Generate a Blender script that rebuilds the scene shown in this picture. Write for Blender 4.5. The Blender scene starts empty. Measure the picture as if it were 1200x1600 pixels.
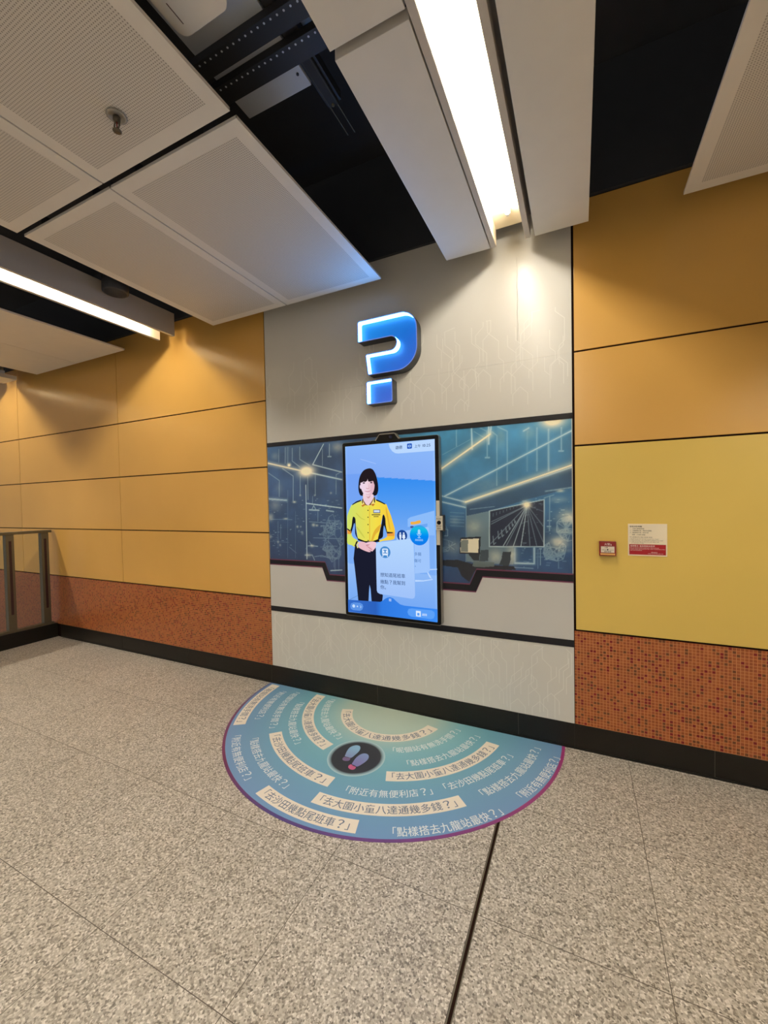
import bpy, bmesh, math, random
import numpy as np
from mathutils import Matrix, Vector

random.seed(7)
RNG = np.random.default_rng(11)
SC = bpy.context.scene
COL = SC.collection

# ------------------------------------------------------------------ camera
cam_data = bpy.data.cameras.new('camera')
cam = bpy.data.objects.new('camera', cam_data)
COL.objects.link(cam)
cam_data.sensor_fit = 'HORIZONTAL'
cam_data.sensor_width = 36.0
cam_data.lens = 642.17 / 1200.0 * 36.0
cam_data.clip_start = 0.02
YAW, PITCH, ROLL = 0.4435924, 0.0242434, -0.0190757
def camera_axes():
    cy, sy, cp, sp, cr, sr = (math.cos(YAW), math.sin(YAW), math.cos(PITCH), math.sin(PITCH), math.cos(ROLL), math.sin(ROLL))
    base = np.array([[1, 0, 0], [0, 0, -1], [0, 1, 0]], float)
    ry = np.array([[cy, 0, sy], [0, 1, 0], [-sy, 0, cy]])
    rx = np.array([[1, 0, 0], [0, cp, -sp], [0, sp, cp]])
    rz = np.array([[cr, -sr, 0], [sr, cr, 0], [0, 0, 1]])
    return rz @ rx @ ry @ base
_m = camera_axes()
_r, _u, _b = Vector(_m[0]), -Vector(_m[1]), -Vector(_m[2])
cam.matrix_world = Matrix(((_r.x, _u.x, _b.x, 0.0), (_r.y, _u.y, _b.y, -2.7), (_r.z, _u.z, _b.z, 1.513), (0, 0, 0, 1)))
SC.camera = cam

# ------------------------------------------------------------------ light and exposure
SC.view_settings.view_transform = 'Standard'
SC.view_settings.look = 'None'
SC.view_settings.gamma = 1.0
SC.view_settings.use_curve_mapping = False
SC.view_settings.exposure = 0.0
world = bpy.data.worlds.new('station_ambient')
SC.world = world
world.use_nodes = True
world.node_tree.nodes['Background'].inputs[0].default_value = (1.0, 0.97, 0.93, 1)
AMBIENT = 0.28
TUBE = 140.0          # luminance of the fluorescent tubes
SIGN_RIM = 26.0
world.node_tree.nodes['Background'].inputs[1].default_value = AMBIENT
SC.cycles.max_bounces = 8
SC.cycles.diffuse_bounces = 5
SC.cycles.sample_clamp_indirect = 8.0

# ------------------------------------------------------------------ picture outlines (millimetres)
MURAL_LINES = [(-898,1698,-518,1935,9,1.0,28),(-523,1994,-525,1874,7,0.9,8),(-508,1993,-514,1939,6,0.9,8),(-635,1988,-633,1850,7,0.9,8),(-824,1545,-37,1916,5,1.0,10),(-683,1503,-36,1712,8,1.0,24),(-683,1497,-32,1701,3,0.8,0),(-849,1548,-683,1503,5,0.9,8),(-850,1508,-684,1467,5,0.9,8),(-678,1467,-684,1105,2,0.5,0),(-736,1988,-738,1876,4,0.45,4),(-533,1964,-536,1789,5,0.5,4),(-547,1788,-522,1787,8,0.6,3),(-506,1954,-472,1924,4,0.45,4),(-472,1924,-477,1605,4,0.45,4),(-467,1980,-408,1946,4,0.5,4),(-408,1946,-412,1634,4,0.5,4),(-231,1950,-234,1688,5,0.5,6),(-165,1934,-167,1685,7,0.6,8),(-93,1939,-95,1802,5,0.55,5),(-107,1800,-85,1799,8,0.6,3),(-288,1936,-291,1690,4,0.25,8),(-619,1963,-530,1902,2,0.4,0),(-835,1826,-636,1917,2,0.35,0),(-579,1983,-518,1947,3,0.4,0),(-309,1939,-279,1954,6,0.8,8),(-525,1442,-194,1509,4,0.85,4),(-194,1509,-197,1219,4,0.85,4),(-197,1219,-529,1211,4,0.85,4),(-529,1211,-525,1442,4,0.85,4),(-293,1476,-515,1372,2.5,0.45,2),(-293,1476,-515,1357,2.5,0.5,2),(-293,1476,-519,1231,2.5,0.5,2),(-293,1476,-441,1218,2.5,0.8,2),(-293,1476,-422,1219,2.5,0.5,2),(-293,1476,-379,1218,2.5,0.8,2),(-293,1476,-333,1218,2.5,0.9,2),(-293,1476,-279,1220,2.5,0.5,2),(-293,1476,-239,1221,2.5,0.45,2),(-293,1476,-202,1249,2.5,0.4,2),(-293,1476,-201,1346,2.5,0.45,2),(-293,1476,-196,1435,2.5,0.3,2),(-505,1279,-501,1224,3,0.6,1),(-501,1224,-488,1237,3,0.6,1),(-473,1311,-470,1262,3,0.6,1),(-470,1262,-459,1274,3,0.6,1),(-451,1319,-447,1276,3,0.6,1),(-447,1276,-437,1288,3,0.6,1),(-424,1339,-420,1301,3,0.6,1),(-420,1301,-412,1313,3,0.6,1),(-405,1354,-401,1322,3,0.6,1),(-401,1322,-395,1334,3,0.6,1),(-386,1370,-382,1343,3,0.6,1),(-382,1343,-377,1355,3,0.6,1),(-371,1385,-367,1364,3,0.6,1),(-367,1364,-364,1376,3,0.6,1),(-503,1407,-502,1427,2,0.4,0),(-481,1416,-481,1433,2,0.4,0),(-460,1425,-459,1439,2,0.4,0),(-438,1433,-438,1445,2,0.4,0),(-417,1442,-417,1452,2,0.4,0),(-396,1450,-396,1458,2,0.4,0),(-375,1458,-375,1464,2,0.4,0),(-355,1467,-354,1470,2,0.4,0),(-194,1520,-138,1537,2,0.5,0),(-494,1446,-194,1507,2,0.4,0),(-162,1531,-165,1317,3,0.45,2),(-186,1560,-40,1579,3,0.6,5),(-652,1454,-494,1470,2,0.5,0),(-254,1210,-255,1112,7,0.8,10),(-255,1112,-371,1110,7,0.8,10),(-370,1206,-371,1114,4,0.6,10),(-232,1203,-234,1083,2,0.35,0),(-218,1204,-219,1106,3,0.5,2),(-115,1186,-116,1090,2,0.35,0),(-247,1176,-94,1186,2,0.3,0),(-247,1154,-191,1156,2,0.3,0),(-379,1082,-262,1082,3,0.5,3),(-788,1435,-693,1428,2,0.3,0),(-788,1410,-693,1404,2,0.3,0),(-788,1390,-693,1384,2,0.3,0),(-789,1369,-694,1364,2,0.3,0),(-789,1345,-694,1340,2,0.3,0),(-828,1320,-807,1318,2,0.5,0),(-807,1318,-807,1275,2,0.5,0),(-807,1275,-833,1275,2,0.5,0),(-804,1214,-763,1183,2,0.4,2),(-805,1198,-754,1224,2,0.4,2),(-2364,1860,-1972,1767,9,0.9,20),(-1972,1767,-1634,1690,6,1.0,8),(-1792,1972,-1898,1819,5,0.95,4),(-1898,1819,-1633,1747,5,0.95,4),(-2093,1963,-2097,1859,4,0.6,3),(-2097,1859,-2024,1808,4,0.6,3),(-2018,1967,-2022,1868,4,0.6,3),(-2022,1868,-1929,1816,4,0.6,3),(-2230,1963,-2234,1857,4,0.4,4),(-2163,1972,-2168,1845,5,0.5,5),(-2138,1970,-2143,1844,8,0.3,14),(-1738,1969,-1741,1875,5,0.6,3),(-1754,1873,-1726,1871,8,0.6,2),(-1803,1936,-1807,1806,3,0.5,2),(-2197,1803,-2090,1737,4,0.6,3),(-2090,1737,-2097,1537,4,0.6,3),(-2344,1773,-2233,1707,4,0.5,3),(-2233,1707,-2238,1574,4,0.5,3),(-2021,1734,-2026,1579,4,0.5,3),(-1948,1723,-1950,1544,4,0.5,3),(-1875,1737,-1880,1577,4,0.5,3),(-1638,1749,-1683,1730,3,0.5,2),(-1683,1730,-1688,1581,3,0.5,2),(-1968,1660,-1974,1069,5,0.9,3),(-1968,1515,-1639,1473,6,1.0,4),(-2346,1558,-2162,1542,8,0.8,14),(-2148,1625,-2167,1069,2,0.25,0),(-2076,1449,-2088,1073,2,0.25,0),(-2257,1369,-2264,1146,3,0.3,3),(-2229,1343,-2234,1227,3,0.35,3),(-1940,1462,-1848,1458,8,0.8,6),(-1914,1466,-1898,1496,4,0.7,3),(-1898,1496,-1878,1466,4,0.7,3),(-1906,1568,-1908,1509,2,0.5,0),(-1778,1456,-1714,1447,8,0.7,6),(-1943,1368,-1644,1350,2,0.5,0),(-1906,1240,-1642,1238,2,0.5,0),(-1858,1458,-1861,1373,2,0.5,0),(-1776,1180,-1688,1179,2,0.4,0),(-1844,1092,-1690,1091,2,0.4,0),(-1752,987,-1649,997,5,0.9,4),(-1710,1090,-1712,998,2,0.4,0),(-1675,1100,-1678,1000,2,0.4,0),(-1719,1123,-1722,1014,2,0.3,0),(-1960,1174,-1923,1177,3,0.7,4),(-1923,1177,-1867,1173,3,0.7,4),(-1923,1177,-1948,1209,2,0.6,3),(-1994,1099,-1921,1102,3,0.7,4),(-1921,1102,-1901,1064,3,0.7,4),(-1900,1090,-1829,1102,3,0.5,4),(-1829,1102,-1749,1080,3,0.5,4),(-2354,1201,-2152,1198,2,0.25,0),(-2335,1387,-2113,1384,3,0.35,3),(-2147,1159,-2078,1113,2,0.4,2)]
MURAL_GLOWS = [(-140,1986,80,50,1.3),(-296,1479,32,26,1.2),(-51,1402,72,50,0.75),(-113,1251,60,44,0.8),(-92,1318,66,29,0.35),(-103,1560,23,10,0.8),(-111,1507,53,21,0.3),(-94,1201,60,14,0.3),(-164,1670,61,29,0.5),(-735,1800,57,32,0.5),(-580,1897,54,31,0.5),(-629,1339,55,47,0.35),(-759,1377,41,32,0.25),(-770,1198,66,65,0.3),(-491,1146,45,46,0.45),(-385,1158,36,69,0.5),(-530,1598,151,70,0.18),(-280,1928,49,44,0.25),(-449,1911,37,84,0.22),(-1961,1770,87,51,1.4),(-2130,1827,23,19,1.1),(-1665,1939,57,40,0.5),(-2334,1404,34,36,0.6),(-2285,1503,67,53,0.3),(-1902,1342,20,15,0.7),(-1872,1338,15,10,0.6),(-2060,1327,12,12,0.7),(-2028,1327,8,8,0.6),(-1923,1176,22,15,0.7),(-1962,1100,31,19,0.5),(-2086,1527,21,10,0.7),(-2025,1579,10,8,0.6),(-1885,1576,10,8,0.5),(-1734,1590,11,9,0.5),(-2271,1908,44,35,0.25),(-2177,1392,27,8,0.6),(-2262,1199,11,12,0.5),(-2241,1173,11,12,0.5),(-2340,1242,16,18,0.5),(-2014,1276,14,17,0.4),(-2235,1644,44,53,0.15)]
MURAL_POLYS = {
    'picture': [(-525,1442),(-194,1509),(-197,1219),(-529,1211)],
    'wall_light': [(-675,1411),(-525,1442),(-529,1211),(-377,1213),(-379,1098),(-531,1098),(-680,1106)],
    'monitor': [(-720,1265),(-584,1275),(-591,1156),(-729,1156)],
    'monitor_screen': [(-716,1253),(-597,1262),(-602,1168),(-722,1168)],
    'screen_pane': [(-716,1249),(-667,1251),(-671,1172),(-720,1172)],
    'stand': [(-669,1158),(-593,1158),(-597,1116),(-633,1114)],
    'cabinet': [(-586,1186),(-535,1190),(-537,1115),(-595,1112)],
    'chair': [(-445,1180),(-394,1182),(-397,1128),(-409,1089),(-469,1093),(-453,1133)],
    'keyboard': [(-633,1112),(-500,1109),(-500,1082),(-586,1072),(-642,1076)],
    'desk': [(-857,1109),(-739,1115),(-642,1092),(-500,1091),(-379,1090),(-364,1068),(-626,1045),(-664,970),(-716,1007),(-740,1062),(-858,1072)],
    'soffit': [(-678,1486),(-32,1694),(-34,1579),(-300,1510),(-525,1442),(-675,1411)],
}
BORDER_RIGHT_TOP = [(-32,1055),(-306,1062),(-614,1061),(-660,958),(-860,956)]
BORDER_RIGHT_BOTTOM = [(-32,1010),(-575,1010),(-620,909),(-861,908)]
BORDER_LEFT_TOP = [(-2359,1049),(-1785,1063),(-1753,955),(-1636,952)]
BORDER_LEFT_BOTTOM = [(-2360,1013),(-1828,1010),(-1789,909),(-1637,908)]
SCREEN = {
    'hair_back': [(200,1061),(172,1057),(148,1045),(126,1019),(113,988),(107,952),(105,917),(110,888),(121,868),(142,865),(146,883),(184,902),(214,882),(216,866),(233,862),(254,869),(265,894),(267,919),(264,953),(256,991),(246,1020),(230,1047),(215,1057)],
    'face': [(123,961),(124,972),(142,987),(186,993),(224,984),(238,965),(238,938),(235,914),(227,891),(211,870),(187,857),(168,862),(148,879),(134,903),(126,926)],
    'ear': [(119,942),(117,930),(120,919),(128,916),(130,938)],
    'neck': [(146,883),(141,854),(143,825),(164,798),(188,790),(208,805),(223,828),(229,855),(224,872),(183,882)],
    'neck_shade': [(168,862),(187,857),(205,865),(196,850),(185,844),(176,852)],
    'fringe': [(200,1058),(172,1054),(147,1039),(129,1013),(119,980),(121,960),(135,962),(150,967),(161,964),(172,968),(180,974),(183,986),(186,970),(198,965),(215,967),(228,967),(237,942),(248,957),(248,999),(232,1036)],
    'cheek': [(211,943),(235,946),(235,919),(227,893),(211,874),(196,865),(205,891),(204,920)],
    'mouth': [(154,901),(169,898),(184,897),(197,899),(210,904),(197,894),(181,891),(166,894)],
    'nose': [(169,921),(182,916),(195,919),(193,915),(182,913),(171,916)],
    'sleeve_left': [(51,801),(30,773),(11,731),(4,706),(2,621),(3,585),(2,514),(38,501),(66,491),(91,534),(56,555),(40,579),(43,607),(48,678),(59,720),(80,748)],
    'sleeve_right': [(324,802),(340,771),(362,720),(379,663),(390,622),(389,585),(379,551),(298,539),(260,528),(275,545),(306,556),(333,577),(328,611),(316,673),(302,724),(295,754)],
    'torso': [(125,828),(51,799),(55,713),(75,692),(78,643),(85,590),(92,552),(151,532),(206,533),(256,548),(273,611),(285,666),(298,720),(322,802),(250,830),(239,837),(211,803),(188,793),(164,800),(141,818)],
    'side_left': [(57,713),(75,697),(76,643),(84,580),(96,547),(84,559),(70,590),(70,646),(64,664),(47,614),(36,589),(26,600),(41,643),(48,688)],
    'side_right': [(306,727),(318,700),(321,649),(333,591),(328,594),(308,649),(300,611),(295,566),(264,549),(256,552),(273,611),(289,666),(296,713)],
    'epaulet_left': [(49,796),(53,806),(86,825),(126,837),(123,825),(89,815)],
    'epaulet_right': [(249,837),(281,824),(322,803),(316,798),(281,814),(248,827)],
    'collar_left': [(138,845),(130,825),(127,793),(136,783),(160,797),(149,818),(141,835)],
    'collar_right': [(236,858),(212,824),(205,796),(223,787),(238,803),(242,844)],
    'collar_tip_left': [(127,795),(153,805),(160,797),(136,783)],
    'collar_tip_right': [(205,798),(219,805),(239,804),(223,787)],
    'collar_stripe_left': [(136,840),(140,838),(141,818),(137,804),(132,818)],
    'collar_stripe_right': [(231,851),(239,856),(241,823),(235,810),(229,827)],
    'placket': [(191,782),(196,782),(193,535),(187,535)],
    'belt': [(88,555),(151,534),(214,535),(266,554),(268,532),(213,525),(151,523),(95,538)],
    'hand_left': [(97,524),(119,530),(151,525),(166,512),(197,495),(213,482),(216,466),(204,462),(177,472),(197,459),(181,455),(146,464),(110,479),(96,492)],
    'hand_right': [(151,517),(182,529),(217,532),(242,524),(238,496),(224,475),(212,471),(189,488),(158,504),(176,510)],
    'finger_line': [(158,505),(182,510),(192,514),(182,505),(166,500),(189,488),(209,473),(205,471),(181,486)],
    'cuff_left': [(79,532),(97,534),(79,506),(92,479),(74,477),(63,498)],
    'cuff_band': [(91,527),(100,526),(87,502),(96,483),(86,481),(79,502)],
    'band_left': [(2,626),(36,607),(34,582),(3,585)],
    'band_right': [(328,603),(386,602),(385,575),(329,574)],
    'band_dark_left': [(2,628),(30,611),(26,600),(20,607),(2,616)],
    'band_dark_right': [(328,605),(378,602),(371,595),(331,592)],
    'fold': [(285,659),(239,624),(215,582),(202,537),(214,537),(238,583),(269,614)],
    'trousers': [(65,490),(52,403),(61,328),(76,184),(85,90),(170,92),(175,160),(181,216),(189,186),(195,96),(280,97),(288,150),(261,166),(248,202),(247,485),(171,489)],
    'card': [(239,506),(243,518),(258,527),(519,561),(528,558),(531,547),(535,168),(529,149),(513,142),(265,156),(246,165),(240,180)],
    'card_second': [(403,597),(430,607),(633,642),(642,636),(645,346),(634,332),(534,319),(535,553),(402,546)],
    'card_third': [(488,694),(509,708),(684,752),(684,585),(626,584),(633,665),(488,640)],
    'banner': [(354,1226),(693,1230),(691,1153),(426,1152),(403,1156),(381,1171),(363,1196)],
    'menu_bar': [(-2,93),(92,94),(267,99),(288,111),(305,125),(325,135),(345,139),(368,133),(395,112),(421,95),(453,89),(693,87),(693,-3),(-2,3)],
    'pill_left': [(16,44),(23,66),(45,76),(99,78),(120,69),(126,51),(118,29),(98,18),(40,18),(21,26)],
    'pill_right': [(475,47),(485,69),(508,75),(652,75),(672,65),(676,45),(667,22),(648,14),(503,17),(483,27)],
    'picture_orange': [(511,676),(540,677),(578,688),(584,668),(546,659),(513,657)],
    'swoosh': [(536,275),(596,276),(664,289),(664,283),(596,268),(536,262)],
    'swoosh_second': [(696,360),(629,354),(623,333),(640,299),(658,288),(646,311),(630,336),(635,348),(696,354)],
    'floor_line': [(13,96),(82,131),(82,128),(17,94)],
    'streak': [(125,1134),(184,1116),(252,1093),(252,1088),(184,1110),(128,1128)],
    'fold_left': [(82,643),(113,612),(148,563),(142,560),(107,598),(83,629)],
    'fold_chest': [(84,741),(123,706),(154,692),(150,688),(119,699),(84,731)],
    'fold_sleeve': [(324,781),(336,741),(348,680),(356,625),(347,625),(337,679),(325,737)],
    'collar_inner_left': [(141,851),(146,830),(166,802),(182,792),(160,796),(147,815),(139,835)],
    'collar_inner_right': [(231,851),(220,834),(204,813),(188,796),(203,795),(213,812),(223,827)],
    'nose_side': [(189,955),(194,930),(197,919),(191,919),(188,930)],
    'chin': [(166,877),(183,873),(201,878),(196,870),(183,867),(170,870)],
    'lip_line': [(154,901),(169,898),(184,897),(197,899),(210,904),(197,897),(184,895),(168,896)],
    '_pts': {'eyeL':(151,956),'eyeR':(212,957),'b0':(181,758),'b1':(180,708),'b2':(179,655),'b3':(178,596),'b4':(177,539),'badge0':(224,763),'badge1':(279,737),'bs0':(210,729),'bs1':(279,723),'bt0':(227,717),'bt1':(263,709),'icon':(312,459),'iconr':(355,461),'tr0':(289,485),'tr1':(334,444),'l1a':(270,282),'l1b':(466,293),'l1t':(271,314),'l2a':(269,230),'l2b':(465,241),'l3a':(269,193),'s1a':(533,445),'s1b':(583,445),'s2a':(532,399),'s2b':(583,401),'s3':(535,367),'wc':(445,580),'wcr':(484,581),'mic':(572,584),'micr':(640,585),'mict':(541,553),'mictb':(599,555),'k0':(407,1180),'k1':(456,1182),'ic0':(494,1179),'ic1':(530,1210),'t0':(548,1182),'t1':(666,1183),'gl':(46,49),'dot':(77,49),'chev':(104,48),'sq0':(539,23),'sq1':(574,62),'bk0':(583,33),'bk1':(619,34),'home':(344,119),'lineA':(267,992),'lineB':(684,953),'lineL':(5,1028),'floorR':(540,323),'floorL':(8,367)},
}
FOOTPRINTS = {
    'sole_left': [(-1.272, -0.63), (-1.278, -0.614), (-1.287, -0.58), (-1.289, -0.539), (-1.27, -0.51), (-1.246, -0.504), (-1.228, -0.519), (-1.219, -0.554), (-1.223, -0.593), (-1.23, -0.627), (-1.25, -0.63)],
    'heel_left': [(-1.272, -0.637), (-1.251, -0.635), (-1.234, -0.632), (-1.228, -0.654), (-1.241, -0.666), (-1.26, -0.668), (-1.273, -0.658)],
    'sole_right': [(-1.197, -0.678), (-1.201, -0.654), (-1.204, -0.619), (-1.197, -0.582), (-1.181, -0.561), (-1.158, -0.559), (-1.14, -0.576), (-1.133, -0.606), (-1.14, -0.644), (-1.157, -0.684), (-1.177, -0.681)],
    'heel_right': [(-1.2, -0.681), (-1.185, -0.688), (-1.163, -0.692), (-1.161, -0.711), (-1.172, -0.721), (-1.189, -0.72), (-1.203, -0.71), (-1.207, -0.694)],
}

# ------------------------------------------------------------------ helpers
def lin(c):
    c = c / 255.0
    return c / 12.92 if c <= 0.04045 else ((c + 0.055) / 1.055) ** 2.4
def rgb(r, g, b): return (lin(r), lin(g), lin(b), 1.0)

class NT:
    """small node-tree writer"""
    def __init__(self, name):
        self.m = bpy.data.materials.new(name); self.m.use_nodes = True
        self.t = self.m.node_tree; self.bsdf = self.t.nodes['Principled BSDF']
    def n(self, kind, **kw):
        nd = self.t.nodes.new(kind)
        for k, v in kw.items(): setattr(nd, k, v)
        return nd
    def link(self, a, b): self.t.links.new(a, b)
    def put(self, sock, v):
        if hasattr(v, 'links'): self.link(v, sock)
        else: sock.default_value = v
    def math(self, op, a, b=None):
        nd = self.n('ShaderNodeMath', operation=op); self.put(nd.inputs[0], a)
        if b is not None: self.put(nd.inputs[1], b)
        return nd.outputs[0]
    def mix(self, f, a, b):
        nd = self.n('ShaderNodeMix', data_type='RGBA')
        self.put(nd.inputs[0], f); self.put(nd.inputs[6], a); self.put(nd.inputs[7], b)
        return nd.outputs[2]
    def ramp(self, f, stops, mode='LINEAR'):
        nd = self.n('ShaderNodeValToRGB'); cr = nd.color_ramp; cr.interpolation = mode
        while len(cr.elements) < len(stops): cr.elements.new(0.5)
        for e, (p, c) in zip(cr.elements, stops): e.position = p; e.color = c
        self.link(f, nd.inputs[0]); return nd.outputs[0]
    def coords(self):
        return self.n('ShaderNodeTexCoord').outputs['Object']
    def xyz(self, v):
        nd = self.n('ShaderNodeSeparateXYZ'); self.link(v, nd.inputs[0]); return nd.outputs
    def noise(self, v, scale, detail=2.0, rough=0.5):
        nd = self.n('ShaderNodeTexNoise'); self.link(v, nd.inputs['Vector'])
        nd.inputs['Scale'].default_value = scale; nd.inputs['Detail'].default_value = detail; nd.inputs['Roughness'].default_value = rough
        return nd.outputs[0]
    def bump(self, h, strength, dist):
        nd = self.n('ShaderNodeBump'); nd.inputs['Strength'].default_value = strength; nd.inputs['Distance'].default_value = dist
        self.link(h, nd.inputs['Height']); self.link(nd.outputs[0], self.bsdf.inputs['Normal'])
    def color(self, c): self.put(self.bsdf.inputs['Base Color'], c)
    def rough(self, v): self.put(self.bsdf.inputs['Roughness'], v)

def paint(name, c, rough=0.5, metal=0.0, mottling=0.04, scale=9.0, spec=0.5):
    """plain coloured surface with a faint procedural mottling"""
    w = NT(name); v = w.coords(); f = w.noise(v, scale, 3)
    lo = tuple(x * (1 - mottling) for x in c[:3]) + (1,); hi = tuple(min(1, x * (1 + mottling)) for x in c[:3]) + (1,)
    w.color(w.mix(f, lo, hi)); w.rough(rough); w.bsdf.inputs['Metallic'].default_value = metal
    w.bsdf.inputs['Specular IOR Level'].default_value = spec
    return w.m
def glow(name, c, strength=1.0):
    """a pixel area of a lit display, or a lamp"""
    w = NT(name); w.color((0.0, 0.0, 0.0, 1)); w.rough(0.5); w.bsdf.inputs['Specular IOR Level'].default_value = 0.0
    w.bsdf.inputs['Emission Color'].default_value = c; w.bsdf.inputs['Emission Strength'].default_value = strength
    return w.m
_g = {}
def px(r, g, b):
    k = (r, g, b)
    if k not in _g: _g[k] = glow('display_%02x%02x%02x' % k, rgb(r, g, b))
    return _g[k]
def glow_gradient(name, stops, axis, a, b, strength=1.0):
    w = NT(name); s = w.xyz(w.coords())
    f = w.math('DIVIDE', w.math('SUBTRACT', s[axis], a), b - a)
    w.color((0, 0, 0, 1)); w.bsdf.inputs['Specular IOR Level'].default_value = 0.0
    w.link(w.ramp(f, stops), w.bsdf.inputs['Emission Color']); w.bsdf.inputs['Emission Strength'].default_value = strength
    return w.m
def painted(name, emission=0.0, rough=0.5):
    """colours of a print or display picture stored on the mesh"""
    w = NT(name); a = w.n('ShaderNodeAttribute', attribute_name='print_colour')
    if emission:
        w.color((0, 0, 0, 1)); w.bsdf.inputs['Specular IOR Level'].default_value = 0.0
        w.link(a.outputs[0], w.bsdf.inputs['Emission Color']); w.bsdf.inputs['Emission Strength'].default_value = emission
    else: w.color(a.outputs[0])
    w.rough(rough); return w.m

def link_mesh(name, me, mats, parent=None, loc=None):
    o = bpy.data.objects.new(name, me); COL.objects.link(o)
    for m in (mats if isinstance(mats, (list, tuple)) else [mats]): me.materials.append(m)
    if loc is not None: o.location = loc
    if parent is not None: o.parent = parent
    return o
class MB:
    """collects shapes, then links them as one mesh object; coordinates are local to the parent"""
    def __init__(self): self.v = []; self.f = []; self.mi = []; self.cur = 0; self.smooth = set()
    def face(self, pts, smooth=False):
        k = len(self.v); self.v += [tuple(p) for p in pts]; self.f.append(tuple(range(k, k + len(pts)))); self.mi.append(self.cur)
    def raw(self, verts, faces, smooth=False):
        k = len(self.v); self.v += [tuple(p) for p in verts]
        for f in faces:
            if smooth: self.smooth.add(len(self.f))
            self.f.append(tuple(i + k for i in f)); self.mi.append(self.cur)
    def box(self, x0, x1, y0, y1, z0, z1, bevel=0.0):
        if bevel <= 0:
            v = [(x, y, z) for z in (z0, z1) for y in (y0, y1) for x in (x0, x1)]
            self.raw(v, [(0, 2, 3, 1), (4, 5, 7, 6), (0, 1, 5, 4), (2, 6, 7, 3), (0, 4, 6, 2), (1, 3, 7, 5)])
        else:
            bm = bmesh.new(); bmesh.ops.create_cube(bm, size=1.0)
            for q in bm.verts: q.co = ((x0 + x1) / 2 + q.co.x * (x1 - x0), (y0 + y1) / 2 + q.co.y * (y1 - y0), (z0 + z1) / 2 + q.co.z * (z1 - z0))
            bmesh.ops.bevel(bm, geom=bm.edges[:], offset=bevel, segments=2, affect='EDGES', profile=0.5)
            bm.verts.index_update(); self.raw([tuple(q.co) for q in bm.verts], [[q.index for q in f.verts] for f in bm.faces]); bm.free()
        return self
    def cyl(self, p0, p1, r0, r1=None, n=20, caps=True):
        r1 = r0 if r1 is None else r1; p0, p1 = Vector(p0), Vector(p1); d = (p1 - p0).normalized()
        a = d.orthogonal().normalized(); b = d.cross(a); vs = []
        for p, r in ((p0, r0), (p1, r1)):
            vs += [tuple(p + (a * math.cos(2 * math.pi * i / n) + b * math.sin(2 * math.pi * i / n)) * r) for i in range(n)]
        self.raw(vs, [(i, (i + 1) % n, n + (i + 1) % n, n + i) for i in range(n)], smooth=True)
        if caps: self.face(vs[:n][::-1]); self.face(vs[n:])
        return self
    def lathe(self, centre, prof, n=28):
        """profile [(radius, z)] turned about a vertical axis"""
        cx, cy, cz = centre; vs = []
        for r, z in prof: vs += [(cx + r * math.cos(2 * math.pi * i / n), cy + r * math.sin(2 * math.pi * i / n), cz + z) for i in range(n)]
        fs = [(k * n + i, k * n + (i + 1) % n, (k + 1) * n + (i + 1) % n, (k + 1) * n + i) for k in range(len(prof) - 1) for i in range(n)]
        self.raw(vs, fs, smooth=True); return self
    def prism(self, pts, axis, a, b):
        """2D outline extruded along an axis ('y': pts are x,z; 'z': pts are x,y)"""
        P = (lambda p, t: (p[0], t, p[1])) if axis == 'y' else (lambda p, t: (p[0], p[1], t))
        n = len(pts); v = [P(p, a) for p in pts] + [P(p, b) for p in pts]
        self.raw(v, [tuple(range(n)), tuple(range(2 * n - 1, n - 1, -1))] + [(i, n + i, n + (i + 1) % n, (i + 1) % n) for i in range(n)]); return self
    def tube(self, pts, r, n=8):
        for p, q in zip(pts, pts[1:]): self.cyl(p, q, r, n=n)
        return self
    def build(self, name, mats, parent=None, loc=None):
        me = bpy.data.meshes.new(name); me.from_pydata(self.v, [], self.f)
        o = link_mesh(name, me, mats, parent, loc)
        me.polygons.foreach_set('material_index', self.mi)
        if self.smooth: me.polygons.foreach_set('use_smooth', [i in self.smooth for i in range(len(self.f))])
        bm = bmesh.new(); bm.from_mesh(me); bmesh.ops.recalc_face_normals(bm, faces=bm.faces[:]); bm.to_mesh(me); bm.free()
        me.update(); return o

def tag(o, label, cat, group=None, kind=None):
    o['label'] = label; o['category'] = cat
    if group: o['group'] = group
    if kind: o['kind'] = kind
    return o
def struct(o): o['kind'] = 'structure'; return o
def thing(name, label, cat, loc=(0, 0, 0), group=None):
    o = bpy.data.objects.new(name, None); COL.objects.link(o); o.location = loc
    o.empty_display_size = 0.05
    return tag(o, label, cat, group)

def rounded_rect(x0, x1, y0, y1, r, n=6):
    out = []
    for cx, cy, a in ((x1 - r, y1 - r, 0), (x0 + r, y1 - r, 90), (x0 + r, y0 + r, 180), (x1 - r, y0 + r, 270)):
        for i in range(n + 1):
            t = math.radians(a + 90 * i / n); out.append((cx + r * math.cos(t), cy + r * math.sin(t)))
    return out
def ellipse(cx, cy, rx, ry=None, n=28):
    ry = rx if ry is None else ry
    return [(cx + rx * math.cos(2 * math.pi * i / n), cy + ry * math.sin(2 * math.pi * i / n)) for i in range(n)]
def spline(pts, n=4):
    out = []; m = len(pts)
    for i in range(m):
        p0, p1, p2, p3 = (np.array(pts[(i + k) % m], float) for k in (-1, 0, 1, 2))
        for k in range(n):
            t = k / n
            out.append(tuple(0.5 * (2 * p1 + (p2 - p0) * t + (2 * p0 - 5 * p1 + 4 * p2 - p3) * t * t + (3 * p1 - p0 - 3 * p2 + p3) * t ** 3)))
    return out
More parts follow.
